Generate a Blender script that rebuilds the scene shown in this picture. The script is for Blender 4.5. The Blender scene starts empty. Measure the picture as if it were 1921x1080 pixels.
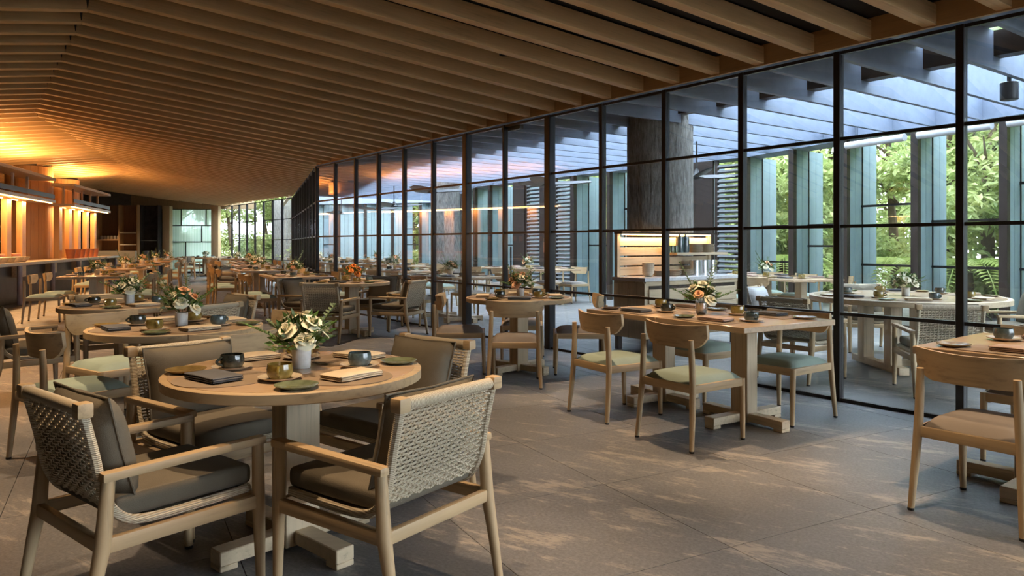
import bpy, bmesh, math, random
from mathutils import Vector, Matrix

PI = math.pi
R = random.Random(7)
SC = bpy.context.scene
COL = SC.collection

# ------------------------------------------------------------------ camera, world, exposure
F_PX = 1385.0
CAM_H = 1.29
cd = bpy.data.cameras.new('camera')
cd.sensor_fit = 'HORIZONTAL'; cd.sensor_width = 36.0
cd.lens = 36.0 * F_PX / 1921.0
cd.shift_y = -(540 - 457) / 1921.0
cd.clip_start = 0.05; cd.clip_end = 300
cam = bpy.data.objects.new('camera', cd); COL.objects.link(cam)
cam.location = (0, 0, CAM_H); cam.rotation_euler = (PI / 2, 0, 0)
SC.camera = cam

SKY_STRENGTH = 4.7
w = bpy.data.worlds.new('overcast_sky'); SC.world = w; w.use_nodes = True
bg = w.node_tree.nodes['Background']
bg.inputs[0].default_value = (0.80, 0.90, 1.0, 1); bg.inputs[1].default_value = SKY_STRENGTH

vs = SC.view_settings
vs.view_transform = 'Standard'; vs.look = 'None'; vs.gamma = 1.0; vs.use_curve_mapping = False
vs.exposure = 1.75
SC.cycles.use_denoising = True
SC.cycles.max_bounces = 8; SC.cycles.diffuse_bounces = 5; SC.cycles.glossy_bounces = 3
SC.cycles.transmission_bounces = 4; SC.cycles.transparent_max_bounces = 24
SC.cycles.sample_clamp_indirect = 4.0
SC.cycles.caustics_reflective = False; SC.cycles.caustics_refractive = False

# ------------------------------------------------------------------ materials
M = {}
def lin(c):
    return tuple(((x / 255.0) / 12.92 if x <= 10 else ((x / 255.0 + 0.055) / 1.055) ** 2.4) for x in c)
class NT:
    def __init__(s, name):
        m = bpy.data.materials.new(name); m.use_nodes = True
        s.m = m; s.t = m.node_tree; s.n = s.t.nodes
        s.b = s.n['Principled BSDF']; s.out = s.n['Material Output']
    def add(s, ty, **kw):
        n = s.n.new(ty)
        for k, v in kw.items(): setattr(n, k, v)
        return n
    def link(s, a, b): s.t.links.new(a, b)
    def ramp(s, fac, stops):
        r = s.add('ShaderNodeValToRGB'); e = r.color_ramp.elements
        while len(e) < len(stops): e.new(0.5)
        for i, (p, c) in enumerate(stops): e[i].position = p; e[i].color = (*c, 1) if len(c) == 3 else c
        s.link(fac, r.inputs[0]); return r.outputs[0]
    def bump(s, h, strength=0.3, dist=0.01):
        b = s.add('ShaderNodeBump'); b.inputs['Strength'].default_value = strength; b.inputs['Distance'].default_value = dist
        s.link(h, b.inputs['Height']); s.link(b.outputs[0], s.b.inputs['Normal'])
    def coords(s, scale, world=False, rot=(0, 0, 0)):
        if world: src = s.add('ShaderNodeNewGeometry').outputs['Position']
        else: src = s.add('ShaderNodeTexCoord').outputs['Object']
        if any(rot):
            mr = s.add('ShaderNodeMapping'); mr.inputs['Rotation'].default_value = rot; s.link(src, mr.inputs[0]); src = mr.outputs[0]
        mp = s.add('ShaderNodeMapping'); mp.inputs['Scale'].default_value = scale
        s.link(src, mp.inputs[0]); return mp.outputs[0]
    def noise(s, vec, scale, detail=3, rough=0.6):
        n = s.add('ShaderNodeTexNoise'); n.inputs['Scale'].default_value = scale
        n.inputs['Detail'].default_value = detail; n.inputs['Roughness'].default_value = rough
        s.link(vec, n.inputs['Vector']); return n.outputs['Fac']

def mat_plain(key, c, rough=0.6, spec=0.4, metal=0.0, var=0.12, vscale=6.0, bump=0.0, bscale=200):
    t = NT(key); v = t.coords((1, 1, 1))
    f = t.noise(v, vscale, 4)
    a = tuple(x * (1 - var) for x in c); b = tuple(min(1, x * (1 + var)) for x in c)
    t.link(t.ramp(f, [(0.3, a), (0.7, b)]), t.b.inputs['Base Color'])
    t.b.inputs['Roughness'].default_value = rough; t.b.inputs['Metallic'].default_value = metal
    t.b.inputs['Specular IOR Level'].default_value = spec
    if bump: t.bump(t.noise(v, bscale, 2), bump, 0.004)
    M[key] = t.m
def mat_wood(key, c, axis, rough=0.5, dark=0.62, world=False, spec=0.35):
    t = NT(key); sc = [26, 26, 26]; sc[axis] = 1.3
    v = t.coords(tuple(sc), world)
    f = t.noise(v, 1.6, 6, 0.65)
    v2 = t.coords((2.2, 2.2, 2.2), world); f2 = t.noise(v2, 1.0, 2)
    mx = t.add('ShaderNodeMath', operation='MULTIPLY_ADD'); t.link(f2, mx.inputs[0]); mx.inputs[1].default_value = 0.35; t.link(f, mx.inputs[2])
    d = tuple(x * dark for x in c); hi = tuple(min(1, x * 1.12) for x in c)
    t.link(t.ramp(mx.outputs[0], [(0.42, d), (0.62, c), (0.9, hi)]), t.b.inputs['Base Color'])
    t.b.inputs['Roughness'].default_value = rough; t.b.inputs['Specular IOR Level'].default_value = spec
    t.bump(f, 0.12, 0.002); M[key] = t.m
OAK = (0.46, 0.325, 0.18)
for i, a in enumerate('xyz'):
    mat_wood('oak_' + a, OAK, i)
    mat_wood('paleoak_' + a, (0.56, 0.44, 0.29), i)
mat_wood('top_oak', (0.52, 0.36, 0.22), 0, rough=0.22, dark=0.75, spec=0.6)
mat_wood('beam_oak', (0.66, 0.44, 0.22), 0, rough=0.55, dark=0.72)
mat_wood('fascia_oak', (0.42, 0.24, 0.10), 0, rough=0.55, dark=0.7)
mat_wood('bar_oak', (0.50, 0.28, 0.12), 2, rough=0.45, dark=0.75)
mat_wood('post_oak', (0.42, 0.30, 0.17), 2, rough=0.5, dark=0.75)
mat_wood('dark_walnut', (0.09, 0.05, 0.03), 2, rough=0.4, dark=0.6)
mat_wood('walnut', (0.22, 0.11, 0.055), 2, rough=0.45, dark=0.6)
mat_wood('brown_frame', (0.035, 0.025, 0.02), 2, rough=0.45, dark=0.7)
mat_plain('stone_leg', (0.36, 0.30, 0.22), 0.6)
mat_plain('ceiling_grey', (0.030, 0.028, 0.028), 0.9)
mat_plain('black_metal', (0.018, 0.015, 0.014), 0.38, 0.5)
mat_plain('dark_steel', (0.030, 0.028, 0.027), 0.35, 0.5)
mat_plain('grey_plate', (0.16, 0.165, 0.17), 0.7)
mat_plain('blue_steel', (0.195, 0.228, 0.295), 0.62, bump=0.08, bscale=90)
mat_plain('teal_board', (0.265, 0.35, 0.365), 0.5, var=0.06)
mat_plain('daylit_board', (0.29, 0.37, 0.42), 0.5, var=0.06)  # teal board lightened for the daylight on the outer half of each fin
mat_plain('cushion', (0.150, 0.128, 0.095), 0.92, 0.1, bump=0.35, bscale=420, var=0.1)
mat_plain('light_pillow', (0.52, 0.52, 0.52), 0.9, 0.1, bump=0.3, bscale=400)
mat_plain('mint_seat', (0.30, 0.36, 0.30), 0.92, 0.1, bump=0.25, bscale=420, var=0.06)
mat_plain('taupe_seat', (0.24, 0.205, 0.175), 0.92, 0.1, bump=0.25, bscale=420, var=0.06)
mat_plain('white_ceramic', (0.66, 0.66, 0.63), 0.35, 0.5, var=0.2, vscale=14)
mat_plain('cream_ceramic', (0.50, 0.42, 0.31), 0.25, 0.6, var=0.15, vscale=30)
mat_plain('dark_glaze', (0.030, 0.035, 0.030), 0.14, 0.7, var=0.5, vscale=40)
mat_plain('olive_glaze', (0.20, 0.145, 0.035), 0.16, 0.7, var=0.35, vscale=35)
mat_plain('blue_glaze', (0.065, 0.095, 0.10), 0.16, 0.7, var=0.4, vscale=40)
mat_plain('sage_glaze', (0.13, 0.15, 0.085), 0.18, 0.7, var=0.3, vscale=25)
mat_plain('ochre_glaze', (0.22, 0.15, 0.055), 0.18, 0.7, var=0.3, vscale=25)
mat_plain('brown_glaze', (0.10, 0.065, 0.035), 0.18, 0.7, var=0.3, vscale=25)
mat_plain('cream_cloth', (0.64, 0.52, 0.36), 0.95, 0.1, bump=0.3, bscale=500)
mat_plain('grey_cloth', (0.125, 0.125, 0.13), 0.95, 0.1, bump=0.3, bscale=500)
mat_plain('rose_cloth', (0.46, 0.34, 0.28), 0.95, 0.1, bump=0.3, bscale=500)
mat_plain('placemat', (0.27, 0.20, 0.135), 0.8, 0.2, bump=0.2, bscale=300)
mat_plain('leaf', (0.075, 0.15, 0.03), 0.55, 0.3, var=0.5, vscale=25)
mat_plain('leaf_grey', (0.17, 0.23, 0.13), 0.6, 0.3, var=0.3, vscale=25)
mat_plain('petal_white', (0.78, 0.74, 0.56), 0.7, 0.2, var=0.08)
mat_plain('petal_peach', (0.78, 0.45, 0.25), 0.7, 0.2, var=0.12)
mat_plain('petal_orange', (0.75, 0.26, 0.05), 0.7, 0.2, var=0.2)
mat_plain('terracotta', (0.42, 0.14, 0.06), 0.6)
mat_plain('copper', (0.55, 0.30, 0.2), 0.3, metal=0.9)
mat_plain('steel', (0.55, 0.55, 0.55), 0.25, metal=0.9)
mat_plain('pipe_lilac', (0.34, 0.33, 0.40), 0.4)
mat_plain('counter_stone', (0.52, 0.44, 0.35), 0.3, 0.5, vscale=20)
mat_plain('quartz', (0.62, 0.60, 0.60), 0.25, 0.5, vscale=30)
mat_plain('dark_stone', (0.03, 0.028, 0.03), 0.3, 0.5, var=0.6, vscale=5)
mat_plain('plaster', (0.24, 0.21, 0.175), 0.9)
mat_plain('blind_cloth', (0.62, 0.63, 0.64), 0.8)
mat_plain('red_ware', (0.45, 0.16, 0.07), 0.45)
mat_plain('bark', (0.14, 0.10, 0.065), 0.9, var=0.4, bump=0.6, bscale=30)
mat_plain('gravel', (0.46, 0.44, 0.36), 0.95, var=0.4, vscale=3, bump=0.5, bscale=60)
mat_plain('grout', (0.06, 0.055, 0.05), 0.9)

def mat_rope():
    t = NT('rope'); v = t.coords((1, 1, 1))
    wv = t.add('ShaderNodeTexWave', bands_direction='DIAGONAL'); wv.inputs['Scale'].default_value = 90
    t.link(v, wv.inputs['Vector'])
    t.link(t.ramp(wv.outputs['Fac'], [(0.0, (0.36, 0.29, 0.19)), (0.5, (0.58, 0.49, 0.35)), (1, (0.64, 0.56, 0.42))]), t.b.inputs['Base Color'])
    t.b.inputs['Roughness'].default_value = 0.85; t.bump(wv.outputs['Fac'], 0.5, 0.002); M['rope'] = t.m
    t = NT('rope_wrap'); v = t.coords((1, 1, 1))
    wv = t.add('ShaderNodeTexWave', bands_direction='Z'); wv.inputs['Scale'].default_value = 48; wv.inputs['Distortion'].default_value = 0.6
    wx = t.add('ShaderNodeTexWave', bands_direction='X'); wx.inputs['Scale'].default_value = 48; wx.inputs['Distortion'].default_value = 0.6
    t.link(v, wv.inputs['Vector']); t.link(v, wx.inputs['Vector'])
    ge = t.add('ShaderNodeAttribute', attribute_name='along_x')
    mx = t.add('ShaderNodeMix'); t.link(ge.outputs['Fac'], mx.inputs[0]); t.link(wv.outputs['Fac'], mx.inputs[2]); t.link(wx.outputs['Fac'], mx.inputs[3])
    t.link(t.ramp(mx.outputs[0], [(0.0, (0.34, 0.27, 0.17)), (0.35, (0.56, 0.47, 0.33)), (1, (0.62, 0.53, 0.39))]), t.b.inputs['Base Color'])
    t.b.inputs['Roughness'].default_value = 0.85; t.bump(mx.outputs[0], 0.7, 0.003); M['rope_wrap'] = t.m
mat_rope()
def mat_floor():
    t = NT('stone_floor')
    ang = math.radians(32)
    v = t.coords((1, 1, 1), True, (0, 0, ang)); vstr = t.coords((1.15, 4.2, 1), True, (0, 0, ang))
    n1 = t.noise(v, 0.9, 3); n2 = t.noise(v, 60, 4, 0.75); n3 = t.noise(vstr, 3.0, 9, 0.8); n4 = t.noise(vstr, 0.7, 2)
    base = t.ramp(n1, [(0.3, (0.140, 0.137, 0.137)), (0.7, (0.200, 0.195, 0.194))])
    grain = t.ramp(n2, [(0.3, (0.62, 0.62, 0.62)), (0.7, (1.15, 1.15, 1.15))])
    mu = t.add('ShaderNodeMix', data_type='RGBA', blend_type='MULTIPLY'); mu.inputs[0].default_value = 1.0
    t.link(base, mu.inputs[6]); t.link(grain, mu.inputs[7])
    a = t.add('ShaderNodeMath', operation='MULTIPLY_ADD'); t.link(n4, a.inputs[0]); a.inputs[1].default_value = 0.45; t.link(n3, a.inputs[2])
    fl = t.ramp(a.outputs[0], [(0.765, (0, 0, 0)), (0.85, (1, 1, 1))])
    mm = t.add('ShaderNodeMath', operation='MULTIPLY'); t.link(fl, mm.inputs[0]); mm.inputs[1].default_value = 0.62
    mx = t.add('ShaderNodeMix', data_type='RGBA'); t.link(mm.outputs[0], mx.inputs[0]); t.link(mu.outputs[2], mx.inputs[6]); mx.inputs[7].default_value = (0.40, 0.35, 0.295, 1)
    t.link(mx.outputs[2], t.b.inputs['Base Color'])
    t.b.inputs['Roughness'].default_value = 0.48; t.b.inputs['Specular IOR Level'].default_value = 0.4
    t.bump(n2, 0.25, 0.004); M['stone_floor'] = t.m
mat_floor()
def mat_column():
    t = NT('bark_concrete'); v = t.coords((30, 30, 4.5)); n = t.noise(v, 1.4, 6, 0.75)
    t.link(t.ramp(n, [(0.35, (0.11, 0.10, 0.09)), (0.55, (0.30, 0.28, 0.25)), (0.75, (0.48, 0.46, 0.42))]), t.b.inputs['Base Color'])
    t.b.inputs['Roughness'].default_value = 0.85; t.bump(n, 0.9, 0.03); M['bark_concrete'] = t.m
mat_column()
def mat_glass(key, tint, refl=0.05):
    t = NT(key); t.n.remove(t.b)
    tr = t.add('ShaderNodeBsdfTransparent'); tr.inputs[0].default_value = (*tint, 1)
    gl = t.add('ShaderNodeBsdfGlossy'); gl.inputs['Roughness'].default_value = 0.0; gl.inputs[0].default_value = (1, 1, 1, 1)
    lw = t.add('ShaderNodeLayerWeight'); lw.inputs[0].default_value = 0.5
    p = t.add('ShaderNodeMath', operation='POWER'); t.link(lw.outputs['Facing'], p.inputs[0]); p.inputs[1].default_value = 4.0
    a = t.add('ShaderNodeMath', operation='MULTIPLY_ADD'); t.link(p.outputs[0], a.inputs[0]); a.inputs[1].default_value = 0.7; a.inputs[2].default_value = refl
    mx = t.add('ShaderNodeMixShader'); t.link(a.outputs[0], mx.inputs[0]); t.link(tr.outputs[0], mx.inputs[1]); t.link(gl.outputs[0], mx.inputs[2])
    t.link(mx.outputs[0], t.out.inputs[0]); M[key] = t.m
mat_glass('glass', (0.95, 0.97, 0.98), 0.045)
mat_glass('dimming_glass', (0.90, 0.93, 0.96), 0.03)  # invented skylight tint, added to dim the daylight on the beams
mat_glass('window_glass', (0.97, 0.98, 0.98), 0.03)
def mat_fluted():
    t = NT('fluted_glass'); t.n.remove(t.b)
    tl = t.add('ShaderNodeBsdfTranslucent'); tr = t.add('ShaderNodeBsdfTransparent'); gl = t.add('ShaderNodeBsdfGlossy'); gl.inputs['Roughness'].default_value = 0.2
    v = t.coords((1, 1, 1)); wv = t.add('ShaderNodeTexWave', bands_direction='X'); wv.inputs['Scale'].default_value = 4.5; t.link(v, wv.inputs['Vector'])
    t.link(t.ramp(wv.outputs['Fac'], [(0, (0.62, 0.74, 0.68)), (1, (0.9, 0.95, 0.92))]), tl.inputs[0])
    tr.inputs[0].default_value = (0.75, 0.85, 0.8, 1)
    m1 = t.add('ShaderNodeMixShader'); m1.inputs[0].default_value = 0.3; t.link(tl.outputs[0], m1.inputs[1]); t.link(tr.outputs[0], m1.inputs[2])
    m2 = t.add('ShaderNodeMixShader'); m2.inputs[0].default_value = 0.08; t.link(m1.outputs[0], m2.inputs[1]); t.link(gl.outputs[0], m2.inputs[2])
    t.link(m2.outputs[0], t.out.inputs[0]); M['fluted_glass'] = t.m
mat_fluted()
def mat_tree_leaf(key, c1, c2):
    t = NT(key); n = t.noise(t.coords((1, 1, 1), True), 2.2, 3)
    col = t.ramp(n, [(0.3, c1), (0.7, c2)])
    t.link(col, t.b.inputs['Base Color']); t.b.inputs['Roughness'].default_value = 0.5
    tl = t.add('ShaderNodeBsdfTranslucent'); t.link(col, tl.inputs[0])
    mx = t.add('ShaderNodeMixShader'); mx.inputs[0].default_value = 0.4
    t.link(t.b.outputs[0], mx.inputs[1]); t.link(tl.outputs[0], mx.inputs[2]); t.link(mx.outputs[0], t.out.inputs[0]); M[key] = t.m
mat_tree_leaf('tree_leaf', (0.24, 0.34, 0.10), (0.66, 0.68, 0.32))
mat_tree_leaf('fern_leaf', (0.26, 0.36, 0.08), (0.55, 0.58, 0.22))
def mat_emit(key, c, s):
    t = NT(key); t.n.remove(t.b); e = t.add('ShaderNodeEmission'); e.inputs[0].default_value = (*c, 1); e.inputs[1].default_value = s
    t.link(e.outputs[0], t.out.inputs[0]); M[key] = t.m
mat_emit('led_warm', (1.0, 0.50, 0.18), 7.0)
mat_emit('lamp_lens', (1.0, 0.78, 0.5), 6.0)

# ------------------------------------------------------------------ mesh helpers
class MB:
    def __init__(s): s.v = []; s.f = []; s.mi = []; s.cur = 0
    def add(s, vs, fs):
        o = len(s.v); s.v += [tuple(x) for x in vs]; s.f += [tuple(i + o for i in f) for f in fs]; s.mi += [s.cur] * len(fs); return s
    def box(s, c, d, m=None):
        x, y, z = (k / 2 for k in d); P = [Vector((a * x, b * y, e * z)) for e in (-1, 1) for b in (-1, 1) for a in (-1, 1)]
        if m is not None: P = [m @ p for p in P]
        c = Vector(c); return s.add([p + c for p in P], [(0, 2, 3, 1), (4, 5, 7, 6), (0, 1, 5, 4), (2, 6, 7, 3), (0, 4, 6, 2), (1, 3, 7, 5)])
    def rz(s, c, d, a): return s.box(c, d, Matrix.Rotation(a, 3, 'Z'))
    def bar(s, p, q, wd, h):
        p, q = Vector(p), Vector(q); t = (q - p); L = t.length; t.normalize()
        side = t.cross(Vector((0, 0, 1)))
        if side.length < 1e-4: side = Vector((1, 0, 0))
        side.normalize(); up = side.cross(t)
        m = Matrix((t, side, up)).transposed(); return s.box((p + q) / 2, (L, wd, h), m)
    def tube(s, pts, rad, n=8, cap=True):
        pts = [Vector(p) for p in pts]
        if not hasattr(rad, '__len__'): rad = [rad] * len(pts)
        vs = []; fs = []; ref = None
        for i, p in enumerate(pts):
            t = (pts[min(i + 1, len(pts) - 1)] - pts[max(i - 1, 0)]).normalized()
            if ref is None:
                ref = t.cross(Vector((0, 0, 1)) if abs(t.z) < 0.9 else Vector((1, 0, 0))).normalized()
            a = (ref - t * ref.dot(t)).normalized(); b = t.cross(a); ref = a
            for k in range(n):
                an = 2 * PI * k / n; vs.append(p + (a * math.cos(an) + b * math.sin(an)) * rad[i])
        for i in range(len(pts) - 1):
            for k in range(n):
                fs.append((i * n + k, i * n + (k + 1) % n, (i + 1) * n + (k + 1) % n, (i + 1) * n + k))
        if cap: fs.append(tuple(range(n))[::-1]); fs.append(tuple((len(pts) - 1) * n + k for k in range(n)))
        return s.add(vs, fs)
    def lathe(s, prof, n=24, c=(0, 0, 0), close=True):
        vs = []; fs = []; c = Vector(c)
        for r, z in prof:
            for k in range(n): vs.append(c + Vector((r * math.cos(2 * PI * k / n), r * math.sin(2 * PI * k / n), z)))
        for i in range(len(prof) - 1):
            for k in range(n): fs.append((i * n + k, i * n + (k + 1) % n, (i + 1) * n + (k + 1) % n, (i + 1) * n + k))
        if close: fs.append(tuple(range(n))[::-1]); fs.append(tuple((len(prof) - 1) * n + k for k in range(n)))
        return s.add(vs, fs)
    def prism(s, poly, z0, z1):
        n = len(poly); return s.add([(x, y, z0) for x, y in poly] + [(x, y, z1) for x, y in poly],
            [tuple(range(n))[::-1], tuple(range(n, 2 * n))] + [(i, (i + 1) % n, n + (i + 1) % n, n + i) for i in range(n)])
    def grid(s, fn, nu, nv, wrap=False):
        vs = [fn(u / (nu - 1), v / (nv - 1)) for u in range(nu) for v in range(nv)]
        return s.add(vs, [(u * nv + v, u * nv + v + 1, (u + 1) * nv + v + 1, (u + 1) * nv + v) for u in range(nu - 1) for v in range(nv - 1)])
    def mesh(s, name, mats, bevel=0, seg=2, smooth=40, merge=False):
        me = bpy.data.meshes.new(name); me.from_pydata(s.v, [], s.f)
        mats = mats if isinstance(mats, (list, tuple)) else [mats]
        for k in mats: me.materials.append(M[k])
        if len(mats) > 1: me.polygons.foreach_set('material_index', s.mi)
        bm = bmesh.new(); bm.from_mesh(me)
        if merge: bmesh.ops.remove_doubles(bm, verts=bm.verts, dist=1e-5)
        bmesh.ops.recalc_face_normals(bm, faces=bm.faces)
        if bevel:
            ed = [e for e in bm.edges if len(e.link_faces) == 2 and e.calc_face_angle(0) > 0.5]
            bmesh.ops.bevel(bm, geom=ed, offset=bevel, segments=seg, affect='EDGES', profile=0.6, clamp_overlap=True)
        if smooth:
            th = math.radians(smooth)
            for f in bm.faces: f.smooth = True
            for e in bm.edges: e.smooth = len(e.link_faces) != 2 or e.calc_face_angle(0) < th
        bm.to_mesh(me); bm.free(); return me
    def build(s, name, mats, parent=None, **kw): return link(name, s.mesh(name, mats, **kw), parent)
def link(name, data, parent=None, loc=None, rz=None):
    o = bpy.data.objects.new(name, data); COL.objects.link(o)
    if parent is not None: o.parent = parent
    if loc is not None: o.location = loc
    if rz is not None: o.rotation_euler = (0, 0, rz)
    return o
def tag(o, label=None, cat=None, group=None, kind=None):
    for k, v in (('label', label), ('category', cat), ('group', group), ('kind', kind)):
        if v: o[k] = v
    return o
def empty(name, loc=(0, 0, 0), rz=0):
    o = bpy.data.objects.new(name, None); o.empty_display_size = 0.1; COL.objects.link(o); o.location = loc; o.rotation_euler = (0, 0, rz); return o
KIDS = {}
def kids(o): return [c for c in o.children]
def copy_tree(o, parent=None):
    c = o.copy(); COL.objects.link(c); c.parent = parent
    for ch in kids(o): copy_tree(ch, c)
    return c
class Proto:
    """first place() moves the built thing itself, later ones copy it with its parts"""
    def __init__(s, root): s.root = root; s.used = False
    def place(s, loc, rz=0, label=None, group=None, cat=None, scale=None):
        o = copy_tree(s.root) if s.used else s.root
        s.used = True; o.location = loc; o.rotation_euler = (0, 0, rz)
        if scale: o.scale = (scale,) * 3
        for k in ('label', 'group', 'category'):
            if k in o.keys(): del o[k]
        return tag(o, label, cat, group)
def facing(fx, fy): return math.atan2(fy, fx) - PI / 2
def struct(name): return tag(empty(name), kind='structure')

# ------------------------------------------------------------------ plan geometry
V2 = lambda a, b: Vector((a, b, 0))
def unit(v): return v / v.length
WD = unit(V2(-0.595, 0.804)); WN = V2(WD.y, -WD.x)          # glass wall direction and its outward normal (to the terrace)
W0 = V2(2.687, 6.077); PANEL = 0.934
def wall1(s): return W0 + WD * s
K1 = wall1(12 * PANEL); K2 = V2(-7.46, 25.1); K3 = V2(-11.6, 30.6); K4 = V2(-13.1, 33.4)
HEAD = 2.865
# ------------------------------------------------------------------ floor
GU = unit(V2(-0.4719, 0.8816)); GV = V2(GU.y, -GU.x); TS = 0.93
def build_floor():
    root = struct('floor')
    MB().box((0, 14, -0.06), (60, 60, 0.09)).build('slab', 'grout', root)
    tiles = []
    for i in range(-45, 50):
        for j in range(-45, 45):
            c = GU * (2.33 + (i + 0.5) * TS) + GV * (2.304 + (j + 0.5) * TS)
            if -4 < c.y < 37 and -22 < c.x < 11: tiles.append(c)
    vis = lambda c: c.y > 1.6 and abs(c.x) < 0.72 * c.y + 0.8 and c.x > -16
    seen = sorted([c for c in tiles if vis(c)], key=lambda c: c.length)
    near = seen[:300]; nk = set((round(c.x, 3), round(c.y, 3)) for c in near)
    h = TS / 2 - 0.0016
    me = MB().box((0, 0, -0.0075), (2 * h, 2 * h, 0.015)).mesh('tile', 'stone_floor', smooth=0)
    rz = math.atan2(GV.y, GV.x)
    for c in near: link('tile', me, root, c, rz)
    b = MB(); m = Matrix.Rotation(rz, 3, 'Z')
    for c in tiles:
        if (round(c.x, 3), round(c.y, 3)) not in nk:
            P = [m @ Vector((x, y, 0)) + c for x, y in ((-h, -h), (h, -h), (h, h), (-h, h))]; b.add(P, [(0, 1, 2, 3)])
    tag(b.build('far_tile', 'stone_floor', root, smooth=0), kind='stuff')
build_floor()
tag(MB().box((2, 30, -0.25), (150, 150, 0.2)).build('garden_ground', 'gravel'), kind='structure')

# ------------------------------------------------------------------ timber ceiling
BD = -GV                                   # beams run across, away from the glass
EAVE, RIDGE, RUN, LEFT = 2.905, 3.53, 4.88, 8.2
def eave_points():
    pts = [wall1(-10 * PANEL), K1, K2, K3, K4]; out = []; perp = 0.483; carry = 0.0
    off = ((wall1(-1.7) - pts[0]).dot(GU)) % perp
    tpos = off; base = pts[0].dot(GU); seglist = []
    for a, b in zip(pts, pts[1:]):
        ua, ub = a.dot(GU) - base, b.dot(GU) - base
        while tpos <= ub:
            if tpos >= ua: out.append(a + (b - a) * ((tpos - ua) / (ub - ua)))
            tpos += perp
    return out
def build_ceiling():
    root = struct('ceiling')
    BW, BH = 0.10, 0.15
    dz = RIDGE - EAVE; ln = math.hypot(RUN, dz)
    r = BD * RUN + Vector((0, 0, dz))
    me_r = MB().bar((0, 0, BH / 2), (ln, 0, BH / 2), BW, BH).mesh('beam', 'beam_oak', bevel=0.004, seg=1)
    dl = -0.125 * LEFT; ll = math.hypot(LEFT, dl)
    me_l = MB().bar((0, 0, BH / 2), (ll, 0, BH / 2), BW, BH).mesh('beam', 'beam_oak', bevel=0.004, seg=1)
    az = math.atan2(BD.y, BD.x)
    for e in eave_points():
        o = link('beam', me_r, root, (e.x, e.y, EAVE)); o.rotation_euler = (0, -math.atan2(dz, RUN), az)
        q = e + BD * RUN
        o = link('beam', me_l, root, (q.x, q.y, RIDGE)); o.rotation_euler = (0, -math.atan2(dl, LEFT), az)
    b = MB(); L = [wall1(-10 * PANEL), K1, K2, K3, K4]; up = BH + 0.02
    for p, q in zip(L, L[1:]):
        pr, qr = p + BD * RUN, q + BD * RUN; pl, ql = pr + BD * LEFT, qr + BD * LEFT
        z = lambda v, h: (v.x, v.y, h + up)
        b.add([z(p, EAVE), z(q, EAVE), z(qr, RIDGE), z(pr, RIDGE)], [(0, 1, 2, 3)])
        b.add([z(pr, RIDGE), z(qr, RIDGE), z(ql, RIDGE + dl), z(pl, RIDGE + dl)], [(0, 1, 2, 3)])
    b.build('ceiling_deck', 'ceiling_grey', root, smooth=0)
    for p, q in zip(L, L[1:]):
        d = unit(q - p); n = V2(-d.y, d.x)
        MB().bar((0, 0, 0), ((q - p).length, 0, 0), 0.035, 0.30).build('fascia_board', 'fascia_oak', root)
        f = root.children[-1]; f.location = p + Vector((0, 0, EAVE + 0.14)) + n * 0.0; f.rotation_euler = (0, 0, math.atan2(d.y, d.x))
        MB().bar((0, 0, 0), ((q - p).length, 0, 0), 0.13, 0.045).build('head_trim', 'paleoak_x', root)
        f = root.children[-1]; f.location = p + Vector((0, 0, HEAD + 0.02)) + n * 0.02; f.rotation_euler = (0, 0, math.atan2(d.y, d.x))
build_ceiling()
_rp = [wall1(-10 * PANEL), K1, K2, K3, K4, V2(-13.1, 36), V2(-21, 36), V2(-21, -4.4), V2(wall1(-10 * PANEL).x, -4.4)]
tag(MB().prism([(p.x, p.y) for p in _rp], 4.2, 4.3).build('roof_leak_block', 'ceiling_grey'), kind='structure')  # unseen slab above the deck, added to stop sky light leaking in
_up = MB()
for _a, _b in zip(_rp[:4], _rp[1:5]): _up.bar((_a.x, _a.y, 3.72), (_b.x, _b.y, 3.72), 0.08, 1.05)
tag(_up.build('roof_upstand', 'blue_steel', smooth=0), kind='structure')

# ------------------------------------------------------------------ glass walls
ROWS = 4; RH = HEAD / ROWS
def glass_wall(name, p, q, n, thick=(), skip=(), mw=0.055, rows=ROWS, head=HEAD):
    root = struct(name); d = unit(q - p); az = math.atan2(d.y, d.x); st = (q - p).length / n; rh = head / rows
    root.location = p; root.rotation_euler = (0, 0, az)
    mm = MB().box((0, 0, head / 2), (mw, 0.07, head)).mesh('mullion', 'black_metal', bevel=0.004, seg=1)
    mt = MB().box((0, 0, head / 2), (mw * 1.9, 0.10, head)).mesh('mullion', 'dark_steel', bevel=0.006, seg=1)
    tr = MB().box((st / 2, 0, 0), (st - mw, 0.04, 0.026)).mesh('transom', 'black_metal', smooth=0)
    pn = MB().box((st / 2, 0, rh / 2), (st - mw, 0.008, rh - 0.026)).mesh('pane', 'glass', smooth=0)
    for i in range(n + 1):
        if i not in skip: link('mullion', mt if i in thick else mm, root, (i * st, 0, 0))
    for i in range(n):
        for r in range(rows + 1): link('transom', tr, root, (i * st, 0, min(max(r * rh, 0.013), head - 0.013)))
        for r in range(rows): link('pane', pn, root, (i * st, 0, r * rh))
    return root
N1 = 8
w1 = glass_wall('window_1', wall1(-10 * PANEL), wall1(4 * PANEL), 14, thick=(14,))  # run extended unseen behind the camera to let in more daylight
w1b = glass_wall('window_2', wall1(6 * PANEL), K1, 6, thick=(0,))
w2 = glass_wall('window_3', K1, K2, 11)
w3 = glass_wall('window_4', K2, K3, 7)
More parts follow.
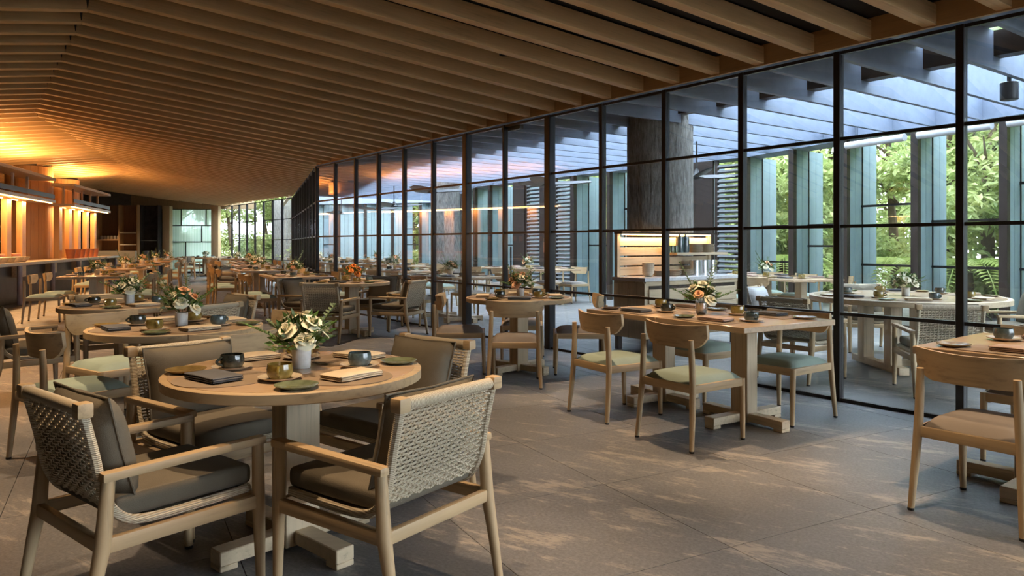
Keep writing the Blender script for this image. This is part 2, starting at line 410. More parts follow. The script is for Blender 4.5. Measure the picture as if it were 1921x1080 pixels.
def build_door():
    root = glass_wall('door_1', wall1(4 * PANEL), wall1(6 * PANEL), 2, skip=(0, 2), mw=0.04)
    MB().box((PANEL * 0.93, -0.07, HEAD - 0.045), (0.42, 0.06, 0.06)).build('door_closer', 'black_metal', root, bevel=0.01)
    for s in (-1, 1):
        MB().tube([(PANEL + s * 0.06, -0.05, 0.85), (PANEL + s * 0.06, -0.05, 1.25)], 0.012, 8).build('door_handle', 'dark_steel', root)
build_door()

# ------------------------------------------------------------------ terrace beyond the glass: steel beams, skylight, finned facade
FAC = [V2(9.2, 4.2), V2(7.6, 7.4), V2(6.15, 10.15), V2(5.45, 11.5), V2(4.55, 14.0), V2(1.62, 17.8), V2(-0.95, 21.4), V2(-1.7, 24.7), V2(-3.0, 29.6), V2(-8.6, 31.2)]
BB, BT = 2.94, 3.30
def hit_facade(p, d):
    best = 30.0
    for a, b in zip(FAC, FAC[1:]):
        e = b - a; den = d.x * e.y - d.y * e.x
        if abs(den) < 1e-6: continue
        r = a - p; t = (r.x * e.y - r.y * e.x) / den; u = (r.x * d.y - r.y * d.x) / den
        if -0.02 <= u <= 1.02 and 0.3 < t < best: best = t
    return best
def build_terrace_roof():
    root = struct('terrace_roof'); sp = 0.64; mesh_cache = {}
    az = math.atan2(WN.y, WN.x); s = -4.5 * PANEL; starts = []
    while s < 22:
        p = wall1(s)
        if s > 12 * PANEL:
            # start on the second glass run
            e = K2 - K1; den = WN.x * e.y - WN.y * e.x; r = K1 - p
            p = p + WN * ((r.x * e.y - r.y * e.x) / den)
        starts.append(p + WN * 0.10); s += sp
    for p in starts:
        L = round(min(hit_facade(p, WN), 13.0), 2)
        if L < 0.6: continue
        b = link('steel_beam', MB().box((L / 2, 0, (BB + BT) / 2), (L, 0.055, BT - BB)).mesh('steel_beam', 'blue_steel', smooth=0), root, p, az)
        for k in (2.0,):
            if L > k + 0.4: link('cross_block', MB().box((k, sp / 2, (BB + BT) / 2 + 0.06), (0.16, sp - 0.055, BT - BB - 0.12)).mesh('cross_block', 'brown_frame', smooth=0), root, p, az)
    z = BT + 0.012; a, b = wall1(-10 * PANEL), K1
    D = 1.95
    MB().prism([(a.x, a.y), (a.x + WN.x * D, a.y + WN.y * D), (K1.x + WN.x * D, K1.y + WN.y * D), (K1.x, K1.y)][::-1], z, z + 0.08).build('soffit_plate', 'grey_plate', root, smooth=0)
    c, d2 = K1, K2
    MB().prism([(c.x, c.y), (c.x + WN.x * D, c.y + WN.y * D), (d2.x + WN.x * D, d2.y + WN.y * D), (d2.x, d2.y)][::-1], z, z + 0.08).build('soffit_plate', 'grey_plate', root, smooth=0)
build_terrace_roof()
def build_skylight():
    root = struct('skylight'); b = MB(); z = BT + 0.06
    a = wall1(-5 * PANEL) + WN * 1.96; c = K1 + WN * 1.96; e = K2 + WN * 1.96
    L = [a, c, e]
    for p, q in zip(L, L[1:]):
        n = int((q - p).length / 1.28)
        for i in range(n):
            p0, p1 = p + (q - p) * (i / n), p + (q - p) * ((i + 1) / n)
            h0, h1 = min(hit_facade(p0, WN), 11) + 0.9, min(hit_facade(p1, WN), 11) + 0.9
            Q = [(p0.x, p0.y), (p0.x + WN.x * h0, p0.y + WN.y * h0), (p1.x + WN.x * h1, p1.y + WN.y * h1), (p1.x, p1.y)]
            MB().prism(Q[::-1], z, z + 0.02).build('skylight_pane', 'dimming_glass', root, smooth=0)
build_skylight()

FIN_D = WN
def build_facade():
    root = struct('window_5'); H = BB
    fz = math.atan2(WN.y, WN.x)
    post = MB().box((0, 0, H / 2), (0.10, 0.10, H)).mesh('post', 'brown_frame', smooth=0)
    inner = MB().box((0.16, 0, H / 2), (0.185, 0.05, H)).mesh('fin_board', 'teal_board', smooth=0)
    inner2 = MB().box((0.355, 0, H / 2), (0.185, 0.05, H)).mesh('fin_board', 'teal_board', smooth=0)
    seam = MB().box((0.46, 0, H / 2), (0.022, 0.075, H)).mesh('glazing_bar', 'black_metal', smooth=0)
    outer = MB().box((0.585, 0, H / 2), (0.22, 0.05, H)).mesh('fin_board', 'daylit_board', smooth=0)
    outer2 = MB().box((0.81, 0, H / 2), (0.22, 0.05, H)).mesh('fin_board', 'daylit_board', smooth=0)
    pts = []; carry = 0.0; sp = 1.22
    for a, b in zip(FAC, FAC[1:]):
        L = (b - a).length; t = carry
        while t < L: pts.append((a + (b - a) * (t / L))); t += sp
        carry = t - L
    for a, b in zip(FAC, FAC[1:]):
        a2, b2 = a + WN * 0.2, b + WN * 0.2
        MB().bar((a2.x, a2.y, (BB + BT) / 2 + 0.05), (b2.x, b2.y, (BB + BT) / 2 + 0.05), 0.5, BT - BB + 0.1).build('head_panel', 'blue_steel', root, smooth=0)
    for i, p in enumerate(pts):
        for me in (post, inner, inner2, seam, outer, outer2): link(me.name.split('.')[0], me, root, p, fz)
        if i + 1 >= len(pts): continue
        q = pts[i + 1]; g0 = p + WN * 0.46; g1 = q + WN * 0.46; e = g1 - g0; L = e.length; ez = math.atan2(e.y, e.x)
        pn = link('pane', MB().box((L / 2, 0, H / 2), (L - 0.06, 0.008, H)).mesh('pane', 'window_glass', smooth=0), root, g0, ez)
        tb = MB().box((L / 2, 0, 0), (L - 0.05, 0.05, 0.035)).mesh('transom', 'black_metal', smooth=0)
        for z in (R.choice((0.95, 1.25)), R.choice((1.62, 1.9, 2.1)), 0.02): link('transom', tb, root, (g0.x, g0.y, z), ez)
        if p.y > 22.5 and i % 3:
            for k in range(3):
                m0 = g0 + (g1 - g0) * (k / 3); link('wall_board', MB().box((L / 6, 0.04, H / 2), (L / 3 - 0.02, 0.04, H)).mesh('wall_board', 'teal_board', smooth=0), root, m0, ez)
        mid = (p + q) / 2; px = mid.x / mid.y * 1385 + 960
        if any(abs(px - c) < wdt for c, wdt in ((1405, 32), (1330, 34), (1870, 50), (1075, 30), (1010, 26))):
            # louvre shutter with a dark door leaf beside it
            e2 = q - p; ez2 = math.atan2(e2.y, e2.x); L2 = e2.length
            lv0, lv1 = 0.08, L2 * 0.56
            for x in (lv0, lv1): link('shutter_stile', MB().box((x, 0, H / 2), (0.07, 0.05, H)).mesh('shutter_stile', 'brown_frame', smooth=0), root, p, ez2)
            link('door_leaf', MB().box(((lv1 + L2) / 2, 0.03, H / 2), (L2 - lv1 - 0.12, 0.05, H)).mesh('door_leaf', 'brown_frame', smooth=0), root, p, ez2)
            sm = MB().box(((lv0 + lv1) / 2, 0, 0), (lv1 - lv0 - 0.07, 0.07, 0.04), Matrix.Rotation(0.5, 3, 'X')).mesh('louvre_slat', 'grey_plate', smooth=0)
            z = 0.25
            while z < H - 0.05: link('louvre_slat', sm, root, (p.x, p.y, z), ez2); z += 0.098
        if px > 1560:
            o = link('roller_blind', MB().tube([(0.1, 0.1, H - 0.1), (L - 0.1, 0.1, H - 0.1)], 0.055, 12).mesh('roller_blind', 'blind_cloth'), root, p, math.atan2((q - p).y, (q - p).x))
build_facade()

# ------------------------------------------------------------------ room shell out of view and behind the bar
_e = wall1(-10 * PANEL)
tag(MB().bar((-21.0, -4.2, 2.0), (_e.x, -4.2, 2.0), 0.2, 4.6).build('wall_back', 'plaster'), kind='structure')
tag(MB().box((-20.5, 15, 2.0), (0.2, 40, 4.6)).build('wall_left', 'plaster'), kind='structure')

# ------------------------------------------------------------------ furniture prototypes
def curve_profile(pts, n):
    """Catmull-Rom through (y, z) points, n samples"""
    P = [pts[0]] + pts + [pts[-1]]; out = []
    for i in range(1, len(P) - 2):
        for k in range(n):
            t = k / n; a, b, c, d = (Vector((*P[i + j], 0)) for j in (-1, 0, 1, 2))
            out.append(0.5 * ((2 * b) + (c - a) * t + (2 * a - 5 * b + 4 * c - d) * t * t + (3 * b - a - 3 * c + d) * t ** 3))
    out.append(Vector((*pts[-1], 0))); return out
def arc_sample(poly, step):
    res = [poly[0]]; acc = 0
    for a, b in zip(poly, poly[1:]):
        L = (b - a).length; pos = step - acc
        while pos <= L: res.append(a + (b - a) * (pos / L)); pos += step
        acc = (acc + L) % step if L < step - acc or True else 0
        acc = L - (pos - step) if pos - step > 0 or acc == 0 else acc
    return res
def pillow(mb, w, h, t, c, m, n=13):
    for sgn in (1, -1):
        def fn(u, v):
            x, y = 2 * u - 1, 2 * v - 1
            k = max(0, 1 - abs(x) ** 3.2) ** 0.55 * max(0, 1 - abs(y) ** 3.2) ** 0.55
            pin = 1 - 0.05 * (1 - abs(x)) * abs(y) ** 3 - 0.0; pin2 = 1 - 0.05 * (1 - abs(y)) * abs(x) ** 3
            return m @ Vector((x * w / 2 * pin2, y * h / 2 * pin, sgn * t / 2 * k)) + Vector(c)
        mb.grid(fn, n, n)
def glide(leg, x, y, r):
    MB().lathe([(r, 0), (r + 0.0012, 0.003), (r + 0.0012, 0.012), (r, 0.013)], 12, (x, y, 0)).build('glide', 'black_metal', leg)
def make_armchair(cush='cushion'):
    root = empty('woven_armchair'); w = 0.272
    for s in (-1, 1):
        glide(MB().tube([(s * w, 0.278, 0.004), (s * w, 0.268, 0.32), (s * w, 0.265, 0.545)], [0.0165, 0.024, 0.021], 12).build('leg', 'oak_z', root), s * w, 0.278, 0.0165)
        glide(MB().tube([(s * w, -0.345, 0.004), (s * w, -0.31, 0.2), (s * w, -0.285, 0.33), (s * w, -0.268, 0.545)], [0.0165, 0.021, 0.026, 0.021], 12).build('leg', 'oak_z', root), s * w, -0.345, 0.0165)
        MB().bar((s * w, 0.29, 0.553), (s * w, -0.292, 0.545), 0.046, 0.03).build('arm', 'oak_y', root, bevel=0.008)
        MB().bar((s * w, 0.262, 0.325), (s * w, -0.285, 0.325), 0.028, 0.05).build('side_rail', 'oak_y', root, bevel=0.007)
    MB().bar((-w, -0.287, 0.325), (w, -0.287, 0.325), 0.028, 0.046).build('rear_rail', 'oak_x', root, bevel=0.007)
    MB().bar((-w, 0.262, 0.325), (w, 0.262, 0.325), 0.028, 0.046).build('front_rail', 'oak_x', root, bevel=0.007)
    prof = curve_profile([(-0.335, 0.765), (-0.300, 0.62), (-0.268, 0.475), (-0.215, 0.395), (-0.13, 0.368), (0.05, 0.366), (0.235, 0.372)], 10)
    hw = 0.243
    b = MB()
    for s in (-1, 1): b.tube([(s * hw, p.x, p.y) for p in prof], 0.0165, 8)
    nv = len(b.v)
    b.tube([(-hw, prof[0].x, prof[0].y), (hw, prof[0].x, prof[0].y)], 0.021, 10)
    me = b.mesh('shell_frame', 'rope_wrap')
    at = me.attributes.new('along_x', 'FLOAT', 'POINT')
    at.data.foreach_set('value', [1.0 if v.co.z > 0.738 and abs(v.co.x) <= hw + 0.001 and i >= nv else 0.0 for i, v in enumerate(me.vertices)])
    link('shell_frame', me, root)
    for s in (-1, 1): MB().bar((s * (hw - 0.022), prof[0].x, prof[0].y), (s * (hw + 0.03), prof[0].x, prof[0].y), 0.05, 0.05).build('rail_end', 'oak_x', root, bevel=0.01)
    # woven cords over the back, down to the seat
    L = 0; cum = [0]
    for a, c in zip(prof, prof[1:]): L += (c - a).length; cum.append(L)
    def at_s(s):
        for i in range(len(cum) - 1):
            if s <= cum[i + 1]:
                t = (s - cum[i]) / (cum[i + 1] - cum[i]); p = prof[i].lerp(prof[i + 1], t); tg = (prof[i + 1] - prof[i]).normalized(); return p, Vector((tg.y, -tg.x, 0))
        tg = (prof[-1] - prof[-2]).normalized(); return prof[-1], Vector((tg.y, -tg.x, 0))
    b = MB(); ncol = 17; step = 2 * hw / ncol; s = 0.024; row = 0; amp = 0.0042
    while s < 0.50:
        p, n = at_s(s)
        pts = []
        for k in range(ncol * 2 + 1):
            x = -hw + k * step / 2
            a = amp * (1 if (k // 2 + row) % 2 else -1) * (1 if k % 2 else 0)
            pts.append((x, p.x + n.x * a, p.y + n.y * a))
        b.tube(pts, 0.0050, 4, cap=False)
        s += 0.0148; row += 1
    for k in range(ncol):
        x = -hw + (k + 0.5) * step; pts = []; s = 0.0
        while s < 0.52:
            p, n = at_s(s); pts.append((x, p.x, p.y)); s += 0.03
        b.tube(pts, 0.0045, 4, cap=False)
    tag(b.build('woven_back', 'rope', root, smooth=70), kind='stuff')
    b = MB(); b.grid(lambda u, v: Vector((-hw + 2 * hw * u, -0.16 + 0.40 * v, 0.37)), 4, 4); b.build('seat_webbing', 'rope', root)
    b = MB(); b.tube([(-hw, 0.238, 0.372), (hw, 0.238, 0.372)], 0.018, 8); me = b.mesh('seat_edge', 'rope_wrap'); link('seat_edge', me, root)
    c = MB(); c.box((0, 0.015, 0.42), (0.475, 0.50, 0.075)); c.build('seat_cushion', cush, root, bevel=0.028, seg=4, smooth=60)
    tilt = Matrix.Rotation(math.radians(90 + 14), 3, 'X')
    p = MB(); pillow(p, 0.46, 0.37, 0.15, (0, -0.205, 0.605), tilt); pl = p.build('back_cushion', cush, root, merge=True, smooth=80)
    ring = []
    for k in range(33):
        q = (k % 32) / 8; e = int(q); f = 2 * (q - e) - 1; pw = 1 - 0.05 * (1 - abs(f))
        x, y = ((f, -pw), (pw, f), (-f, pw), (-pw, -f))[e]; ring.append(tilt @ Vector((x * 0.23, y * 0.185, 0)) + Vector((0, -0.205, 0.605)))
    MB().tube(ring, 0.0045, 6, cap=False).build('piping', cush, pl)
    return Proto(root)
def make_side_chair(pad):
    root = empty('dining_chair')
    for s in (-1, 1):
        glide(MB().tube([(s * 0.212, 0.245, 0.004), (s * 0.212, 0.24, 0.2), (s * 0.212, 0.235, 0.408)], [0.0145, 0.0185, 0.020], 12).build('leg', 'oak_z', root), s * 0.212, 0.245, 0.0145)
        glide(MB().tube([(s * 0.236, -0.280, 0.004), (s * 0.226, -0.262, 0.2), (s * 0.216, -0.247, 0.40), (s * 0.208, -0.247, 0.58), (s * 0.205, -0.252, 0.69)], [0.0145, 0.0185, 0.021, 0.0195, 0.0165], 12).build('leg', 'oak_z', root), s * 0.236, -0.280, 0.0145)
        MB().bar((s * 0.212, 0.235, 0.383), (s * 0.216, -0.247, 0.383), 0.026, 0.052).build('side_rail', 'oak_y', root, bevel=0.006)
    MB().bar((-0.21, 0.236, 0.383), (0.21, 0.236, 0.383), 0.026, 0.052).build('front_rail', 'oak_x', root, bevel=0.006)
    MB().bar((-0.215, -0.247, 0.383), (0.215, -0.247, 0.383), 0.026, 0.052).build('rear_rail', 'oak_x', root, bevel=0.006)
    b = MB()
    def top(u, v):
        x, y = 2 * u - 1, 2 * v - 1; k = (max(0, 1 - abs(x) ** 5) * max(0, 1 - abs(y) ** 5)) ** 0.45
        return Vector((x * 0.207, 0.0 + y * 0.232, 0.408 + 0.05 * k))
    b.grid(top, 15, 15); b.grid(lambda u, v: Vector(((2 * u - 1) * 0.207, (2 * v - 1) * 0.232, 0.404)), 2, 2)
    b.build('seat_pad', pad, root, smooth=80)
    # curved back board with rounded lower corners
    b = MB(); NU = 19; NVv = 6
    def zr(x):
        k = abs(x) / 0.262; lo = 0.628 + 0.075 * max(0, (k - 0.62) / 0.38) ** 2.4; hi = 0.782 - 0.012 * (1 - k * k); return lo, hi
    def yc(x): return -0.222 + 0.075 * (abs(x) / 0.262) ** 2
    def surf(off):
        def fn(u, v):
            x = (2 * u - 1) * 0.262; lo, hi = zr(x); z = lo + (hi - lo) * v
            return Vector((x, yc(x) + off - (z - 0.63) * 0.12, z))
        return fn
    f, g = surf(0.010), surf(-0.010)
    b.grid(f, NU, NVv); b.grid(g, NU, NVv)
    for v in (0, 1):
        b.grid(lambda u, t, v=v: f(u, v).lerp(g(u, v), t), NU, 2)
    for u in (0, 1):
        b.grid(lambda t, v, u=u: f(u, v).lerp(g(u, v), t), 2, NVv)
    b.build('backrest', 'oak_x', root, merge=True, smooth=50)
    return Proto(root)
TOPZ = 0.75
def pedestal(root, d=0.36, cw=(0.165, 0.115), a0=PI / 4):
    MB().rz((0, 0, 0.365), (*cw, 0.70), a0).build('column', 'paleoak_z', root, bevel=0.004, seg=1)
    for k in range(4):
        a = a0 + k * PI / 2; r0 = 0.05
        b = MB(); c, s = math.cos(a), math.sin(a)
        b.bar((c * r0, s * r0, 0.052), (c * d, s * d, 0.052), 0.085, 0.058)
        b.bar((c * (d - 0.075), s * (d - 0.075), 0.012), (c * d, s * d, 0.012), 0.085, 0.024)
        b.build('foot', 'paleoak_x', root, bevel=0.004, seg=1)
def make_round_table(rad=0.535):
    root = empty('round_table'); N = 64
    MB().lathe([(rad - 0.012, TOPZ - 0.045), (rad, TOPZ - 0.040), (rad, TOPZ - 0.004), (rad - 0.005, TOPZ)], N).build('table_top', 'oak_x', root)
    MB().lathe([(rad - 0.03, TOPZ - 0.002), (rad - 0.03, TOPZ + 0.0012)], N).build('top_inlay', 'top_oak', root)
    pedestal(root)
    return Proto(root)
RL, RW = 0.82, 0.96
def make_rect_table():
    root = empty('square_table')
    MB().box((0, 0, TOPZ - 0.02), (RL - 0.004, RW, 0.04)).build('table_top', 'top_oak', root, bevel=0.004, seg=1)
    pedestal(root, 0.36, (0.15, 0.11), PI / 4 * 0)
    return Proto(root)
def make_big_table():
    root = empty('round_table'); N = 72; rad = 0.93
    MB().lathe([(rad - 0.012, TOPZ - 0.055), (rad, TOPZ - 0.05), (rad, TOPZ - 0.004), (rad - 0.005, TOPZ)], N).build('table_top', 'paleoak_x', root)
    MB().lathe([(rad - 0.05, TOPZ - 0.002), (rad - 0.05, TOPZ + 0.0012)], N).build('top_inlay', 'top_oak', root)
    for s in (-1, 1):
        for t in (-1, 1): MB().box((s * 0.28, t * 0.28, 0.38), (0.11, 0.14, 0.66)).build('leg', 'paleoak_z', root, bevel=0.004)
        MB().bar((s * 0.28, -0.5, 0.05), (s * 0.28, 0.5, 0.05), 0.10, 0.07).build('foot_rail', 'paleoak_y', root, bevel=0.004)
    MB().bar((-0.28, 0, 0.06), (0.28, 0, 0.06), 0.08, 0.06).build('stretcher', 'paleoak_x', root)
    return Proto(root)
ARM = make_armchair(); SIDE_M = make_side_chair('mint_seat'); SIDE_T = make_side_chair('taupe_seat')
RTAB = make_round_table(); SQ = make_rect_table(); BIG = make_big_table()

# tableware ---------------------------------------------------------
def make_cup(glaze):
    b = MB(); b.lathe([(0.028, 0), (0.040, 0.004), (0.050, 0.022), (0.051, 0.040), (0.047, 0.060), (0.0445, 0.060), (0.0475, 0.040), (0.046, 0.022), (0.03, 0.008), (0.001, 0.007)], 24)
    root = link('tea_cup', b.mesh('tea_cup', glaze))
    pts = [(0.047 + 0.026 * math.sin(PI * t) , 0, 0.050 - 0.032 * t) for t in [k / 8 for k in range(9)]]
    MB().tube(pts, [0.006] * 9, 8).build('handle', glaze, root)
    return Proto(root)
def make_saucer(): 
    return Proto(link('saucer', MB().lathe([(0.04, 0), (0.05, 0.003), (0.083, 0.015), (0.085, 0.018), (0.080, 0.017), (0.048, 0.007), (0.001, 0.006)], 28).mesh('saucer', 'cream_ceramic')))
def make_plate(gl):
    return Proto(link('side_plate', MB().lathe([(0.048, 0), (0.058, 0.003), (0.080, 0.013), (0.082, 0.016), (0.077, 0.015), (0.056, 0.007), (0.001, 0.006)], 28).mesh('side_plate', gl)))
def make_napkin(m):
    b = MB()
    for i in range(3):
        z = 0.004 + i * 0.0075; ox = 0.004 * (i % 2)
        def fn(u, v, z=z, ox=ox):
            x, y = 2 * u - 1, 2 * v - 1
            return Vector((ox + x * 0.105, y * 0.062, z + 0.0022 * math.sin(3 * x + i) * 0.6))
        t = 0.0062
        b.grid(fn, 7, 3); b.grid(lambda u, v, fn=fn: fn(u, v) + Vector((0, 0, t)), 7, 3)
        for v in (0, 1): b.grid(lambda u, k, v=v, fn=fn: fn(u, v) + Vector((0, (0.004 if v else -0.004) * math.sin(PI * k), t * k)), 7, 4)
        for u in (0, 1): b.grid(lambda k, v, u=u, fn=fn: fn(u, v) + Vector(((0.006 if u else -0.006) * math.sin(PI * k), 0, t * k)), 4, 3)
    return Proto(link('folded_napkin', b.mesh('folded_napkin', m, merge=True, smooth=60)))
CUPS = {'dark green': make_cup('dark_glaze'), 'olive': make_cup('olive_glaze'), 'blue grey': make_cup('blue_glaze')}
SAUCER = make_saucer()
PLATES = {'sage green': make_plate('sage_glaze'), 'ochre': make_plate('ochre_glaze'), 'brown': make_plate('brown_glaze')}
NAPS = {'cream': make_napkin('cream_cloth'), 'charcoal': make_napkin('grey_cloth'), 'dusty pink': make_napkin('rose_cloth')}
MATR = Proto(link('placemat', MB().lathe([(0.19, 0), (0.19, 0.0025)], 40).mesh('placemat', 'placemat')))
MATQ = Proto(link('placemat', MB().box((0, 0, 0.0013), (0.42, 0.30, 0.0026)).mesh('placemat', 'placemat', smooth=0)))

def leaf_add(b, p, d, up, L, W):
    d = d.normalized(); s = d.cross(up)
    if s.length < 1e-3: s = d.cross(Vector((1, 0, 0)))
    s.normalize(); n = s.cross(d)
    b.add([p, p + d * L * 0.5 + s * W / 2 + n * L * 0.06, p + d * L - n * L * 0.1, p + d * L * 0.5 - s * W / 2 + n * L * 0.06], [(0, 1, 2), (0, 2, 3)])
def bloom_mesh(name, m, rad):
    b = MB(); rr = random.Random(3)
    for ring, (nn, tilt, sc) in enumerate(((3, 0.15, 0.45), (5, 0.45, 0.7), (6, 0.85, 0.9), (7, 1.25, 1.0))):
        for k in range(nn):
            a = 2 * PI * k / nn + ring * 0.5 + rr.uniform(-.1, .1)
            er = Vector((math.cos(a), math.sin(a), 0)); et = Vector((-er.y, er.x, 0)); L = rad * 1.25 * sc
            def fn(u, v):
                t = v; ww = math.sin(min(1, t * 1.15) * PI * 0.62 + 0.15) * rad * 0.62 * sc * (2 * u - 1)
                th = tilt * (0.35 + 0.75 * t)
                r = L * math.sin(th) * t + rad * 0.12 * ring * 0.6; z = L * math.cos(th) * t * 0.85 - rad * 0.22 * ring
                r -= rad * 0.25 * (2 * u - 1) ** 2 * sc
                return er * r + et * ww + Vector((0, 0, z))
            b.grid(fn, 4, 4)
    return b.mesh(name, m, smooth=80)
BLOOM = {k: bloom_mesh('bloom', m, 0.030) for k, m in (('white', 'petal_white'), ('peach', 'petal_peach'), ('orange', 'petal_orange'))}
def make_bouquet(cols, seed, vase='white_ceramic', spread=0.13, sprays=9, tall=False):
    rr = random.Random(seed); root = empty('flower_vase')
    MB().lathe([(0.036, 0), (0.039, 0.006), (0.041, 0.085), (0.0375, 0.085), (0.036, 0.01), (0.001, 0.009)], 24).build('vase', vase, root)
    b = MB(); g = MB(); st = MB()
    for k in range(sprays):
        a = 2 * PI * k / sprays + rr.uniform(-.3, .3); el = rr.uniform(0.25, 1.1); L = rr.uniform(0.17, 0.30) * (1.35 if tall and k % 3 == 0 else 1)
        if tall and k % 3 == 0: el = 1.15
        d = Vector((math.cos(a) * math.cos(el), math.sin(a) * math.cos(el), math.sin(el))); p0 = Vector((d.x * 0.03, d.y * 0.03, 0.08))
        tgt = b if k % 3 else g
        pts = [p0 + d * (L * t) + Vector((0, 0, -0.03 * t * t)) for t in (0, .33, .66, 1)]
        st.tube(pts, 0.0016, 4, cap=False)
        for j in range(11):
            t = 0.25 + 0.75 * j / 10; q = p0 + d * (L * t) + Vector((0, 0, -0.03 * t * t)); sd = d.cross(Vector((0, 0, 1))).normalized()
            for s in (-1, 1): leaf_add(tgt, q, d * 0.6 + sd * s + Vector((0, 0, rr.uniform(-.2, .4))), Vector((0, 0, 1)), rr.uniform(0.034, 0.056) * (1.15 - 0.5 * t), rr.uniform(0.008, 0.016) if k % 3 else 0.02)
    for j in range(230):
        a = rr.uniform(0, 2 * PI); el = rr.uniform(-0.15, 1.3); d = Vector((math.cos(a) * math.cos(el), math.sin(a) * math.cos(el), math.sin(el)))
        q = Vector((0, 0, 0.115)) + d * rr.uniform(0.03, 0.115); leaf_add(b if j % 3 else g, q, d + Vector((0, 0, 0.3)), Vector((rr.uniform(-1, 1), rr.uniform(-1, 1), 0.3)), rr.uniform(0.03, 0.055), rr.uniform(0.014, 0.026))
    tag(b.build('greenery', 'leaf', root, smooth=0), kind='stuff'); tag(g.build('pale_greenery', 'leaf_grey', root, smooth=0), kind='stuff'); st.build('stems', 'leaf', root)
    n = 9
    for k in range(n):
        a = 2.4 * k; rad = 0.03 + spread * 0.72 * math.sqrt(k / n); z = 0.235 - 0.13 * (k / n)
        d = Vector((math.cos(a) * rad * 10, math.sin(a) * rad * 10, 1.0)).normalized()
        o = link('bloom', BLOOM[cols[k % len(cols)]], root, (math.cos(a) * rad, math.sin(a) * rad, z))
        o.rotation_euler = Vector((0, 0, 1)).rotation_difference(d).to_euler(); s = rr.uniform(0.85, 1.35); o.scale = (s, s, s)
    return Proto(root)
BQ = {'white roses': make_bouquet(['white'], 5), 'peach roses': make_bouquet(['peach', 'peach', 'white'], 11),
      'orange lilies': make_bouquet(['orange', 'peach', 'orange'], 19, sprays=7), 'ivory blooms': make_bouquet(['white', 'peach', 'white', 'white'], 23, 'steel', tall=True),
      'mixed blooms': make_bouquet(['peach', 'white', 'white'], 31, tall=True)}

# ------------------------------------------------------------------ furnishing
CUPSEQ = ['olive', 'blue grey', 'olive', 'dark green']; PLSEQ = ['ochre', 'sage green', 'sage green', 'brown']
def setting(c, th, r, where, k, rnd, nap, mat=True, full=True):
    """one place setting; th points from the table centre to the diner"""
    o = V2(*c); e = V2(math.cos(th), math.sin(th)); t = V2(-e.y, e.x); z = TOPZ + 0.0014
    def at(a, b, h=0): p = o + e * a + t * b; return (p.x, p.y, z + h)
    if rnd and r > 0.8:
        MATR.place(at(r - 0.21, 0), th, 'round brown placemat ' + where, 'placemats ' + where, 'placemat')
        pn, pp, pc = at(r - 0.17, 0.0, 0.0028), at(r - 0.14, -0.27), at(r - 0.36, 0.17)
    elif rnd:
        if mat: MATR.place(at(r - 0.21, 0), th, 'round brown placemat ' + where, 'placemats ' + where, 'placemat')
        pn, pp, pc = at(r - 0.17, 0.0, 0.0028), at((r - 0.09) * math.cos(0.62), -(r - 0.09) * math.sin(0.62)), at((r - 0.28) * math.cos(0.75), (r - 0.28) * math.sin(0.75) + 0.02)
    else:
        if mat: MATQ.place(at(r - 0.17, 0), th + PI / 2, 'brown placemat ' + where, 'placemats ' + where, 'placemat')
        pn, pp, pc = at(r - 0.15, 0.03, 0.0028), at(r - 0.14, -0.26), at(r - 0.33, 0.19)
    NAPS[nap].place(pn, th + PI / 2 + R.uniform(-.12, .12), nap + ' folded napkin ' + where, nap + ' napkins ' + where, 'napkin')
    pc0 = PLSEQ[k % 4]; PLATES[pc0].place(pp, R.uniform(0, 6), 'small ' + pc0 + ' plate ' + where, pc0 + ' plates ' + where, 'plate')
    cc = CUPSEQ[k % 4]; SAUCER.place(pc, 0, 'cream saucer under the ' + cc + ' cup ' + where, 'saucers of ' + cc + ' cups ' + where, 'saucer')
    CUPS[cc].place((pc[0], pc[1], pc[2] + 0.0065), th + R.uniform(0.6, 2.0), cc + ' glazed teacup ' + where, cc + ' cups ' + where, 'cup')
NAPSEQ = ['charcoal', 'cream', 'cream', 'cream']
def round_set(c, angs, desc, where, bq, big=False, pulled=None):
    (BIG if big else RTAB).place((c[0], c[1], 0), 0.0 if big else 0.05, desc, None, 'table')
    rad = 0.93 if big else 0.535
    for k, a in enumerate(angs): setting(c, a, rad - (0.03 if big else 0), where, k, True, NAPSEQ[k % 4])
    if bq: BQ[bq].place((c[0] + 0.015, c[1] + 0.03, TOPZ + 0.0014), R.uniform(0, 6), bq + ' in a small vase ' + where, None, 'flowers')
def rect_set(c, ang, n, desc, where, bq, nap=('charcoal', 'dusty pink')):
    """n square tables pushed end to end along direction ang"""
    d = V2(math.cos(ang), math.sin(ang))
    for i in range(n):
        p = V2(*c) + d * (i - (n - 1) / 2) * RL
        if isinstance(desc, str): SQ.place(p, ang, desc, ('tables pushed together: ' + where) if n > 1 else None, 'table')
        else: SQ.place(p, ang, desc[i], None, 'table')
        for s in (-1, 1): setting((p.x, p.y), ang + s * PI / 2, RW / 2, where, i * 2 + (s > 0), False, nap[(i + (s > 0)) % len(nap)])
    if bq: BQ[bq].place((c[0], c[1], TOPZ + 0.0014), R.uniform(0, 6), bq + ' in a small vase ' + where, None, 'flowers')
def chair(P, xy, f, label, group=None): P.place((xy[0], xy[1], 0), facing(*f), label, group, 'chair')

